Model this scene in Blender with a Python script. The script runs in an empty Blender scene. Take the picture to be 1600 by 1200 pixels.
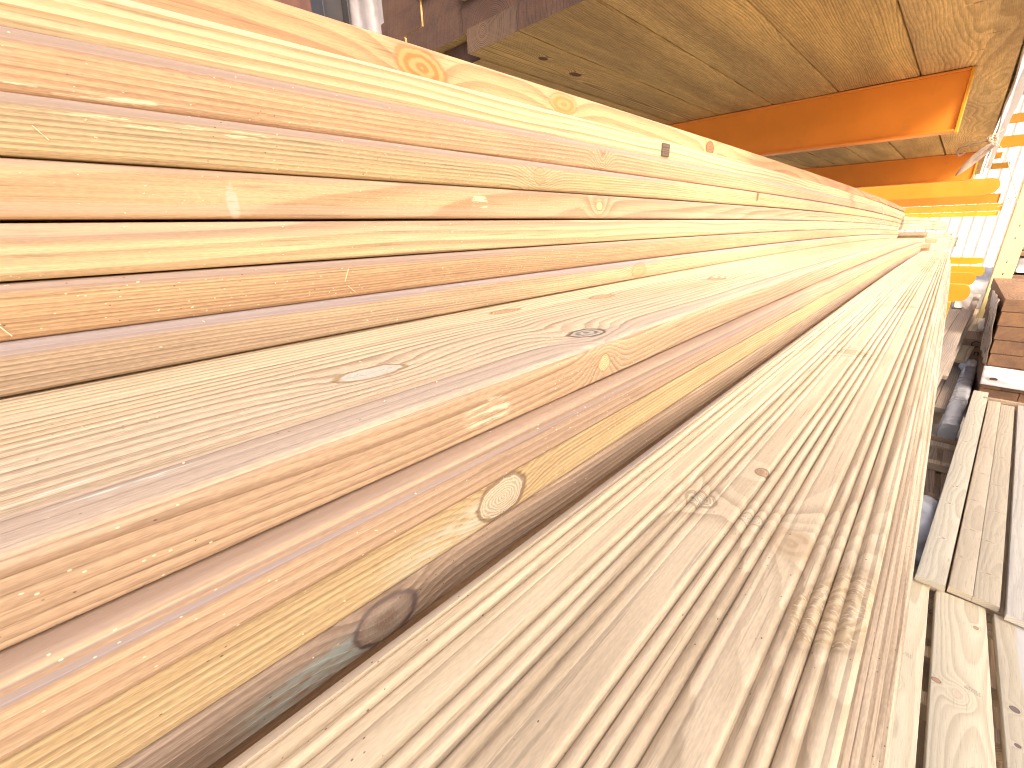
import bpy, bmesh, math, random
from mathutils import Vector, Matrix
R_ = math.radians
scn = bpy.context.scene
col = scn.collection
CZ = 1.6                      # camera height above the ground; every z below is measured from the camera

# ------------------------------------------------------------------ camera, sky, sun, exposure
PITCH, YAW, ROLL = -0.345764832, 0.783301587, -0.0296826678
cam = bpy.data.cameras.new('camera')
cam.sensor_fit = 'HORIZONTAL'; cam.sensor_width = 36.0; cam.lens = 666.895 / 1600 * 36.0
cam.clip_start = 0.01; cam.clip_end = 400
camo = bpy.data.objects.new('camera', cam); col.objects.link(camo)
cy, sy, cp, sp, cr, sr = math.cos(YAW), math.sin(YAW), math.cos(PITCH), math.sin(PITCH), math.cos(ROLL), math.sin(ROLL)
fw = Vector((-sy * cp, cy * cp, sp)); rt = Vector((cy, sy, 0)); up = rt.cross(fw)
rt2 = cr * rt + sr * up; up2 = -sr * rt + cr * up
camo.matrix_world = Matrix.Translation((0, 0, CZ)) @ Matrix((rt2, up2, -fw)).transposed().to_4x4()
scn.camera = camo

SUN_AZ, SUN_EL = R_(121), R_(37)     # azimuth from +Y towards +X
world = bpy.data.worlds.new('World'); scn.world = world; world.use_nodes = True
wn = world.node_tree
for n in list(wn.nodes): wn.nodes.remove(n)
sky = wn.nodes.new('ShaderNodeTexSky'); sky.sky_type = 'NISHITA'; sky.sun_disc = False
sky.sun_elevation = SUN_EL; sky.sun_rotation = SUN_AZ; sky.dust_density = 9.0; sky.air_density = 0.8; sky.ozone_density = 0.0
bg = wn.nodes.new('ShaderNodeBackground'); bg.inputs['Strength'].default_value = 0.15
wo = wn.nodes.new('ShaderNodeOutputWorld')
wn.links.new(sky.outputs[0], bg.inputs[0]); wn.links.new(bg.outputs[0], wo.inputs[0])
sl = bpy.data.lights.new('sun', 'SUN'); sl.energy = 1.15; sl.angle = R_(12); sl.color = (1.0, 0.93, 0.82)
so = bpy.data.objects.new('sun', sl); col.objects.link(so)
sd = Vector((math.sin(SUN_AZ) * math.cos(SUN_EL), math.cos(SUN_AZ) * math.cos(SUN_EL), math.sin(SUN_EL)))
so.rotation_euler = sd.to_track_quat('Z', 'Y').to_euler(); so.location = (3, 4, 8)
scn.view_settings.view_transform = 'Standard'; scn.view_settings.look = 'None'
scn.view_settings.exposure = 1.36; scn.view_settings.gamma = 1.0; scn.view_settings.use_curve_mapping = False
scn.cycles.pixel_filter_type = 'BLACKMAN_HARRIS'; scn.cycles.filter_width = 1.15
scn.cycles.max_bounces = 8; scn.cycles.diffuse_bounces = 6

# ------------------------------------------------------------------ node helper
class NG:
    def __init__(s, name):
        s.mat = bpy.data.materials.new(name); s.mat.use_nodes = True
        s.t = s.mat.node_tree; s.n = s.t.nodes; s.l = s.t.links
        for x in list(s.n): s.n.remove(x)
        s.out = s.n.new('ShaderNodeOutputMaterial'); s.b = s.n.new('ShaderNodeBsdfPrincipled')
        s.l.new(s.b.outputs[0], s.out.inputs[0])
    def put(s, sock, v):
        if hasattr(v, 'is_linked'): s.l.new(v, sock)
        elif isinstance(v, (tuple, list)) and len(v) == 3 and sock.type == 'RGBA': sock.default_value = (*v, 1)
        else: sock.default_value = v
    def m(s, op, a, b=None, c=None, clamp=False):
        x = s.n.new('ShaderNodeMath'); x.operation = op; x.use_clamp = clamp
        for i, v in enumerate((a, b, c)):
            if v is not None: s.put(x.inputs[i], v)
        return x.outputs[0]
    def add(s, a, b): return s.m('ADD', a, b)
    def mul(s, a, b): return s.m('MULTIPLY', a, b)
    def sub(s, a, b): return s.m('SUBTRACT', a, b)
    def vmul(s, v, k):
        x = s.n.new('ShaderNodeVectorMath'); x.operation = 'MULTIPLY'; s.put(x.inputs[0], v); s.put(x.inputs[1], k); return x.outputs[0]
    def vadd(s, v, k):
        x = s.n.new('ShaderNodeVectorMath'); x.operation = 'ADD'; s.put(x.inputs[0], v); s.put(x.inputs[1], k); return x.outputs[0]
    def noise(s, v, scale=1.0, detail=2.0, rough=0.5, color=False):
        x = s.n.new('ShaderNodeTexNoise'); s.put(x.inputs['Vector'], v); x.inputs['Scale'].default_value = scale
        x.inputs['Detail'].default_value = detail; x.inputs['Roughness'].default_value = rough
        return x.outputs[1] if color else x.outputs[0]
    def ss(s, v, a, b, lo=0.0, hi=1.0):
        x = s.n.new('ShaderNodeMapRange'); x.interpolation_type = 'SMOOTHSTEP'; s.put(x.inputs[0], v)
        for i, q in enumerate((a, b, lo, hi)): s.put(x.inputs[1 + i], q)
        return x.outputs[0]
    def mix(s, f, a, b, mode='MIX'):
        x = s.n.new('ShaderNodeMix'); x.data_type = 'RGBA'; x.blend_type = mode
        s.put(x.inputs[0], f); s.put(x.inputs[6], a); s.put(x.inputs[7], b); return x.outputs[2]
    def sep(s, v):
        x = s.n.new('ShaderNodeSeparateXYZ'); s.put(x.inputs[0], v); return x.outputs
    def bump(s, h, dist, strength=1.0, nrm=None):
        x = s.n.new('ShaderNodeBump'); x.inputs['Distance'].default_value = dist; x.inputs['Strength'].default_value = strength
        s.put(x.inputs['Height'], h)
        if nrm is not None: s.put(x.inputs['Normal'], nrm)
        return x.outputs[0]

def wood(name, early, late, pith=(0.0, -0.2), spacing=0.003, slope=0.0, warp=0.010, late_k=0.8, seed=0.0, knots=(), tint=((0.8, 0.8, 0.85), (1.12, 1.08, 1.0)),
         grey=(), rough=0.55, fib=0.16, bumpd=0.0005, specks=0.0, dark=0.0, sawn=0.0, rnd=False, patches=(), blotch=None, streaks=0.25):
    def ds(c, k=0.75):
        l = 0.3 * c[0] + 0.59 * c[1] + 0.11 * c[2]
        return tuple(l + (q - l) * k for q in c)
    if sawn: ds = lambda c: c
    early = ds(early); late = tuple(q * 0.78 for q in ds(late))
    g = NG(name)
    at = g.n.new('ShaderNodeAttribute'); at.attribute_name = 'rest'
    P = at.outputs['Vector']; x, y, z = g.sep(P)
    Q = g.vadd(P, (seed * 1.7, seed * 3.1, seed * 0.9))
    if rnd:
        oi = g.n.new('ShaderNodeObjectInfo'); ov = g.n.new('ShaderNodeCombineXYZ')
        g.put(ov.inputs[0], g.mul(oi.outputs['Random'], 17.0)); g.put(ov.inputs[1], g.mul(oi.outputs['Random'], 41.0)); g.put(ov.inputs[2], g.mul(oi.outputs['Random'], 7.0))
        Q = g.vadd(Q, ov.outputs[0])
    nc = g.noise(g.vmul(Q, (5.0, 1.3, 5.0)), 1.0, 2.0, 0.5, color=True)
    w1, w2, w3 = g.sep(nc)
    fine = g.noise(g.vmul(Q, (40.0, 6.0, 40.0)), 1.0, 2.0)
    dx = g.add(g.sub(x, g.add(g.mul(y, slope), pith[0])), g.mul(g.sub(w1, 0.5), warp * 3.0))
    dz = g.add(g.sub(z, pith[1]), g.mul(g.sub(w2, 0.5), warp * 3.0))
    if rnd:
        dx = g.add(dx, g.mul(g.sub(oi.outputs['Random'], 0.5), 0.12))
    r = g.m('SQRT', g.add(g.mul(dx, dx), g.mul(dz, dz)))
    r = g.add(r, g.mul(g.sub(fine, 0.5), 0.0016))
    kd = []
    for k in knots:
        c = x if k['plane'] == 'xy' else z
        u = g.sub(c, k['c']); v = g.mul(g.sub(y, k['y']), 1.0 / k.get('el', 1.3))
        tilt = k.get('tilt', 0.0)
        if tilt: u = g.add(u, g.mul(v, tilt))
        d = g.m('SQRT', g.add(g.mul(u, u), g.mul(v, v)))
        d = g.add(d, g.mul(g.sub(g.noise(g.vmul(Q, (1, 1, 1)), 2.2 / k['s'] * 0.35, 2.0), 0.5), k['s'] * k.get('wob', 0.35)))
        d = g.add(d, g.mul(g.sub(g.noise(g.vmul(Q, (1, .6, 1)), 260.0, 3.0, 0.6), 0.5), k['s'] * 0.16))
        gs = g.m('EXPONENT', g.mul(g.mul(d, d), -1.0 / (k['s'] * k.get('spread', 1.7)) ** 2))
        r = g.add(r, g.mul(gs, k['s'] * k.get('amp', 1.0)))
        kd.append((k, d, v, u))
    t = g.add(g.mul(r, 1.0 / spacing), g.mul(g.sub(w3, 0.5), 1.6))
    f = g.m('FRACT', t)
    wnz = g.n.new('ShaderNodeTexWhiteNoise'); wnz.noise_dimensions = '1D'; g.put(wnz.inputs['W'], g.m('FLOOR', t))
    lr = g.mul(g.mul(g.ss(f, 0.15, 0.86), g.ss(f, 0.9, 1.0, 1.0, 0.0)), g.add(0.45, g.mul(wnz.outputs[0], 0.55)))
    colr = g.mix(g.mul(lr, late_k), early, late)
    tn = g.noise(g.vmul(Q, (9.0, 1.1, 16.0)), 1.0, 3.0)
    colr = g.mix(1.0, colr, g.mix(g.ss(tn, 0.3, 0.7), tint[0], tint[1]), 'MULTIPLY')
    st = g.noise(g.vmul(Q, (160.0, 1.6, 160.0)), 1.0, 2.0)
    colr = g.mix(g.mul(g.ss(st, 0.52, 0.75), streaks), colr, late)
    if blotch:
        bn = g.noise(g.vmul(Q, (14.0, 2.2, 14.0)), 1.0, 4.0, 0.6)
        colr = g.mix(g.mul(g.ss(bn, 0.5, 0.72), blotch[1]), colr, blotch[0])
    fb = g.noise(g.vmul(Q, (900.0, 14.0, 900.0)), 1.0, 3.0, 0.6)
    fb2 = g.noise(g.vmul(Q, (1500.0, 260.0, 1500.0)), 1.0, 1.0, 0.5)
    ff = g.add(g.mul(fb, 0.6), g.mul(fb2, 0.4))
    fv = g.ss(ff, 0.34, 0.66, 1.0 - fib * 1.35, 1.0 + fib * 0.7)
    colr = g.mix(1.0, colr, fv, 'MULTIPLY')
    po = g.noise(g.vmul(Q, (620.0, 16.0, 620.0)), 1.0, 2.0, 0.5)
    colr = g.mix(1.0, colr, g.ss(po, 0.60, 0.72, 1.0, 0.74), 'MULTIPLY')
    h = g.add(g.mul(lr, 0.55), g.mul(ff, 0.5))
    for (axis, c0, hw, amt, gc) in grey:
        a_ = {'x': x, 'z': z}[axis]
        nn = g.noise(g.vmul(Q, (60.0, 2.4, 60.0)), 1.0, 3.0, 0.6)
        dd = g.m('ABSOLUTE', g.sub(a_, c0))
        mk = g.mul(g.ss(g.add(dd, g.mul(g.sub(nn, 0.5), hw * 1.6)), hw * 0.45, hw, 1.0, 0.0), amt)
        mk = g.mul(mk, g.ss(g.noise(g.vmul(Q, (2.0, 1.7, 2.0)), 1.0, 2.0), 0.3, 0.55, 0.45, 1.0))
        colr = g.mix(mk, colr, gc)
    for (k, d, v, u) in kd:
        s_ = k['s']; op = k.get('op', 1.0)
        rings = g.m('SINE', g.mul(d, 6.283 / (s_ / k.get('n', 5.0))))
        kc = g.mix(g.ss(rings, -0.8, 0.9), k.get('c1', (0.45, 0.27, 0.14)), k.get('c2', (0.28, 0.13, 0.06)))
        if k.get('chip'):
            cn = g.noise(g.vmul(Q, (0.55, 1.5, 0.8)), 520.0, 3.0, 0.7)
            kc = g.mix(g.mul(g.ss(cn, 0.5, 0.68), k['chip']), kc, k.get('chipc', (0.72, 0.70, 0.62)))
            h = g.add(h, g.mul(g.mul(cn, g.ss(d, s_ * .9, s_ * 1.15, 1.0, 0.0)), 0.7))
        colr = g.mix(g.mul(g.ss(d, s_ * 0.86, s_ * 1.06, 1.0, 0.0), op), colr, kc)
        ol = g.mul(g.ss(d, s_ * 0.82, s_ * 0.97), g.ss(d, s_ * 1.0, s_ * 1.16, 1.0, 0.0))
        colr = g.mix(g.mul(ol, k.get('line', 0.7)), colr, k.get('lc', (0.12, 0.055, 0.03)))
        h = g.sub(h, g.mul(ol, 1.2))
        if k.get('halo'):
            hn = g.noise(g.vmul(Q, (260.0, 60.0, 260.0)), 1.0, 4.0, 0.65)
            side = g.mul(v, k.get('hdir', -1.0))
            hm = g.mul(g.mul(g.ss(side, s_ * 0.2, s_ * 0.9), g.ss(side, s_ * 2.2, s_ * 5.0, 1.0, 0.0)), g.ss(g.m('ABSOLUTE', g.add(u, g.mul(side, k.get('hs', 0.0)))), s_ * 0.25, s_ * 0.95, 1.0, 0.0))
            hm = g.mul(hm, g.ss(d, s_ * 0.98, s_ * 1.1))
            colr = g.mix(g.mul(g.mul(hm, g.ss(hn, 0.34, 0.6)), k['halo']), colr, k.get('hc', (0.5, 0.56, 0.48)))
    for (plane, c0, y0, hu, hv, pc, amt, thr) in patches:
        c = x if plane == 'xy' else z
        pn = g.noise(g.vmul(Q, (420.0, 34.0, 420.0)), 1.0, 4.0, 0.7)
        e = g.add(g.m('POWER', g.mul(g.m('ABSOLUTE', g.sub(c, c0)), 1 / hu), 2.0), g.m('POWER', g.mul(g.m('ABSOLUTE', g.sub(y, y0)), 1 / hv), 2.0))
        colr = g.mix(g.mul(g.mul(g.ss(e, 0.3, 1.0, 1.0, 0.0), g.ss(pn, thr, thr + 0.1)), amt), colr, pc)
    if specks or dark:
        vo = g.n.new('ShaderNodeTexVoronoi'); g.put(vo.inputs['Vector'], g.vmul(Q, (820.0, 520.0, 820.0))); vo.inputs['Scale'].default_value = 1.0
        vr, vg, vb = g.sep(vo.outputs['Color'])
        near = g.ss(vo.outputs['Distance'], 0.18, 0.34, 1.0, 0.0)
        clus = g.ss(g.noise(g.vmul(Q, (3, 3, 3)), 3.0, 2.0), 0.35, 0.65, -0.02, 0.02)
        if specks: colr = g.mix(g.mul(near, g.m('GREATER_THAN', g.add(vr, clus), 1.0 - specks)), colr, (0.82, 0.72, 0.52))
        if dark: colr = g.mix(g.mul(g.mul(near, g.m('GREATER_THAN', g.add(vg, clus), 1.0 - dark)), 0.75), colr, (0.10, 0.055, 0.04))
    nrm = g.bump(h, bumpd, 0.8)
    if sawn:
        sn = g.noise(g.vmul(Q, (150.0, 30.0, 150.0)), 1.0, 5.0, 0.7)
        sw = g.noise(g.vmul(Q, (4.0, 110.0, 4.0)), 1.0, 2.0, 0.5)
        hh = g.add(sn, g.mul(sw, 0.35))
        colr = g.mix(1.0, colr, g.ss(sn, 0.3, 0.7, 0.86, 1.08), 'MULTIPLY')
        nrm = g.bump(hh, sawn, 1.0, nrm)
    g.put(g.b.inputs['Base Color'], colr); g.put(g.b.inputs['Roughness'], g.ss(ff, 0.2, 0.8, rough + 0.02, rough + 0.2)); g.put(g.b.inputs['Normal'], nrm)
    g.b.inputs['Specular IOR Level'].default_value = 0.25
    return g.mat

def plain(name, base, rough=0.5, metallic=0.0, var=0.12, scale=12.0, bumpd=0.0, spec=0.5, dirt=None):
    g = NG(name); tc = g.n.new('ShaderNodeTexCoord'); P = tc.outputs['Object']
    n = g.noise(P, scale, 5.0, 0.6)
    c = g.mix(1.0, base, g.ss(n, 0.25, 0.75, 1.0 - var, 1.0 + var), 'MULTIPLY')
    if dirt:
        c = g.mix(g.mul(g.ss(g.noise(P, scale * 2.6, 6.0, 0.7), 0.56, 0.7), dirt[1]), c, dirt[0])
    g.put(g.b.inputs['Base Color'], c); g.put(g.b.inputs['Roughness'], g.ss(n, 0.2, 0.8, rough - 0.08, rough + 0.08))
    g.b.inputs['Metallic'].default_value = metallic; g.b.inputs['Specular IOR Level'].default_value = spec
    if bumpd: g.put(g.b.inputs['Normal'], g.bump(g.noise(P, scale * 4, 4.0, 0.6), bumpd, 1.0))
    return g.mat

# ------------------------------------------------------------------ mesh helpers
def tag(o, label=None, cat=None, group=None, kind=None):
    if label: o['label'] = label
    if cat: o['category'] = cat
    if group: o['group'] = group
    if kind: o['kind'] = kind
    return o

def mesh(name, verts, faces, mat, parent=None, rest=None, smooth=True, loc=(0, 0, 0), autosm=0.6):
    me = bpy.data.meshes.new(name); me.from_pydata(verts, [], faces)
    if rest is not None:
        a = me.attributes.new('rest', 'FLOAT_VECTOR', 'POINT'); a.data.foreach_set('vector', [c for v in rest for c in v])
    bm = bmesh.new(); bm.from_mesh(me); bmesh.ops.recalc_face_normals(bm, faces=bm.faces)
    if smooth:
        for f in bm.faces: f.smooth = True
        for e in bm.edges:
            if len(e.link_faces) == 2 and e.calc_face_angle(0) > autosm: e.smooth = False
    bm.to_mesh(me); bm.free()
    me.materials.append(mat)
    o = bpy.data.objects.new(name, me); col.objects.link(o); o.location = loc
    if parent: o.parent = parent
    return o

def empty(name, loc, label, cat, group=None):
    o = bpy.data.objects.new(name, None); col.objects.link(o); o.location = loc; o.empty_display_size = 0.05
    return tag(o, label, cat, group, 'thing')

def rrect(x0, x1, z0, z1, r, k=4):
    pts = []
    for (cx, cz, a0) in ((x1 - r, z1 - r, 0), (x0 + r, z1 - r, 90), (x0 + r, z0 + r, 180), (x1 - r, z0 + r, 270)):
        for i in range(k + 1):
            a = R_(a0 + 90 * i / k); pts.append((cx + r * math.cos(a), cz + r * math.sin(a)))
    return pts

SAG = 0.0033
def extrude(name, prof, y0, y1, mat, sag=SAG, yaw=0.0, pivot=None, seg=None, wob=0.0, seed=0, parent=None, yend_round=0.0, roll=0.0, rest_shift=(0, 0, 0), end_mat=None):
    """A board: profile (x, z) drawn along y, sagging with y, its own origin at its near end. rest = the unbent coordinates."""
    rnd = random.Random(seed)
    seg = seg or max(2, int((y1 - y0) / 0.12))
    ph = [rnd.uniform(0, 6.28) for _ in range(4)]
    cx = sum(p[0] for p in prof) / len(prof); cz = sum(p[1] for p in prof) / len(prof)
    px, py = pivot or (cx, 0.0)
    V, RS, F = [], [], []
    n = len(prof)
    for i in range(seg + 1):
        y = y0 + (y1 - y0) * i / seg
        dzz = -sag * max(0.0, y) ** 2 + wob * (math.sin(y * 1.1 + ph[0]) + 0.5 * math.sin(y * 2.7 + ph[1]))
        dxx = wob * 1.2 * math.sin(y * 0.9 + ph[2])
        for (x, z) in prof:
            xx, yy, zz = x + dxx, y, z + dzz
            if roll: zz += (x - cx) * roll
            if yaw:
                ca, sa = math.cos(yaw), math.sin(yaw); ax, ay = xx - px, yy - py
                xx, yy = px + ax * ca + ay * sa, py - ax * sa + ay * ca
            V.append((xx - cx, yy - y0, zz - cz)); RS.append((x + rest_shift[0], y + rest_shift[1], z + rest_shift[2]))
    for i in range(seg):
        for j in range(n):
            a, b = i * n + j, i * n + (j + 1) % n
            F.append((a, b, b + n, a + n))
    F.append(tuple(range(n))); F.append(tuple(seg * n + j for j in reversed(range(n))))
    ob = mesh(name, V, F, mat, parent, RS, loc=(cx, y0, cz + CZ) if parent is None else (0, 0, 0))
    if end_mat:
        ob.data.materials.append(end_mat)
        for p in ob.data.polygons:
            if len(p.vertices) > 4: p.material_index = 1
    return ob

def box(name, x0, x1, y0, y1, z0, z1, mat, parent=None, bevel=0.003, o=(0, 0, 0), rot=None, seg=2):
    """Bevelled box; its object origin is at o (camera-based coordinates)."""
    bm = bmesh.new(); bmesh.ops.create_cube(bm, size=1)
    for v in bm.verts:
        v.co = Vector(((x0 + x1) / 2 + v.co.x * (x1 - x0), (y0 + y1) / 2 + v.co.y * (y1 - y0), (z0 + z1) / 2 + v.co.z * (z1 - z0)))
    lay = None
    if bevel: bmesh.ops.bevel(bm, geom=list(bm.edges), offset=bevel, segments=seg, affect='EDGES', profile=0.5)
    me = bpy.data.meshes.new(name); bm.to_mesh(me); bm.free()
    rest = [tuple(v.co) for v in me.vertices]
    a = me.attributes.new('rest', 'FLOAT_VECTOR', 'POINT'); a.data.foreach_set('vector', [c for v in rest for c in v])
    for v in me.vertices: v.co = v.co - Vector(o)
    me.materials.append(mat)
    ob = bpy.data.objects.new(name, me); col.objects.link(ob)
    if parent: ob.parent = parent; ob.location = (0, 0, 0)
    else: ob.location = (o[0], o[1], o[2] + CZ)
    if rot: ob.rotation_euler = rot
    return ob

def tube(name, pts, rad, mat, parent=None, n=8, o=None, taper=None):
    o = Vector(o if o is not None else pts[0]); V, F = [], []
    P = [Vector(p) for p in pts]; m = len(P)
    for i, p in enumerate(P):
        t = (P[min(i + 1, m - 1)] - P[max(i - 1, 0)]).normalized()
        a = t.cross(Vector((0, 0, 1)) if abs(t.z) < 0.9 else Vector((1, 0, 0))).normalized(); b = t.cross(a)
        rr = rad if taper is None else rad * taper(i / (m - 1))
        for j in range(n):
            an = 2 * math.pi * j / n; V.append(tuple(p + a * rr * math.cos(an) + b * rr * math.sin(an) - o))
    for i in range(m - 1):
        for j in range(n):
            c, d = i * n + j, i * n + (j + 1) % n; F.append((c, d, d + n, c + n))
    F.append(tuple(range(n))); F.append(tuple((m - 1) * n + j for j in reversed(range(n))))
    return mesh(name, V, F, mat, parent, loc=(o.x, o.y, o.z + CZ) if parent is None else (0, 0, 0))

def spline(pts, k=6):
    out = []; P = [Vector(p) for p in pts]
    for i in range(len(P) - 1):
        p0, p1, p2, p3 = P[max(i - 1, 0)], P[i], P[i + 1], P[min(i + 2, len(P) - 1)]
        for j in range(k):
            t = j / k
            out.append(0.5 * ((2 * p1) + (p2 - p0) * t + (2 * p0 - 5 * p1 + 4 * p2 - p3) * t * t + (3 * p1 - p0 - 3 * p2 + p3) * t ** 3))
    out.append(P[-1]); return out

# ------------------------------------------------------------------ materials
E_OR, L_OR = (0.66, 0.40, 0.19), (0.42, 0.185, 0.065)       # heartwood, orange
E_YE, L_YE = (0.74, 0.55, 0.28), (0.56, 0.32, 0.11)         # sapwood, yellow
E_PA, L_PA = (0.66, 0.53, 0.37), (0.44, 0.31, 0.19)         # weathered pale
GREY = (0.41, 0.31, 0.26)
STEEL_O = plain('orange_paint', (0.80, 0.27, 0.025), 0.42, var=0.07, scale=5, dirt=((0.55, 0.2, 0.03), 0.25))
STEEL_Y = plain('yellow_paint', (0.72, 0.33, 0.018), 0.42, var=0.07, scale=5, dirt=((0.6, 0.3, 0.03), 0.25))
STEEL_P = plain('pale_yellow_paint', (0.80, 0.70, 0.34), 0.5, var=0.06, scale=6, dirt=((0.5, 0.4, 0.2), 0.3))
DARKST = plain('dark_steel', (0.035, 0.03, 0.032), 0.5, var=0.1)
WRAPW = plain('white_plastic', (0.78, 0.78, 0.80), 0.35, var=0.05, scale=8, bumpd=0.002)
WRAPG = plain('grey_plastic', (0.40, 0.41, 0.44), 0.3, var=0.12, scale=9, bumpd=0.002)
CONC = plain('concrete', (0.36, 0.33, 0.30), 0.85, var=0.2, scale=1.4, bumpd=0.004, dirt=((0.22, 0.19, 0.16), 0.5))
CLAD = plain('cladding_paint', (0.74, 0.70, 0.66), 0.45, var=0.06, scale=2.5, dirt=((0.5, 0.42, 0.36), 0.35))
TWINE = plain('twine', (0.62, 0.5, 0.36), 0.9, var=0.2, scale=90)
STRAPB = plain('blue_strap', (0.30, 0.48, 0.52), 0.5, var=0.1, scale=30)

# ------------------------------------------------------------------ ground
gr = mesh('ground', [(-60, -60, 0), (60, -60, 0), (60, 90, 0), (-60, 90, 0)], [(0, 1, 2, 3)], CONC, smooth=False)
tag(gr, kind='structure')

# unseen panel added at the right of the camera to shade the near boards
cr_ = mesh('shade_panel', [(1.2, -4.2, 0), (6.2, -4.2, 0), (6.2, 3.2, 0), (3.35, 3.2, 0), (3.25, 0.5, 0), (3.1, -1.0, 0), (1.2, -1.0, 0)], [(0, 1, 2, 3, 4, 5, 6)], plain('shade_panel_sheet', (0.42, 0.40, 0.38), 0.6, var=0.1, scale=1.5), smooth=False, loc=(0, 0, 2.3 + CZ))
mo = cr_.modifiers.new('thick', 'SOLIDIFY'); mo.thickness = 0.05
tag(cr_, kind='structure')

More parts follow.
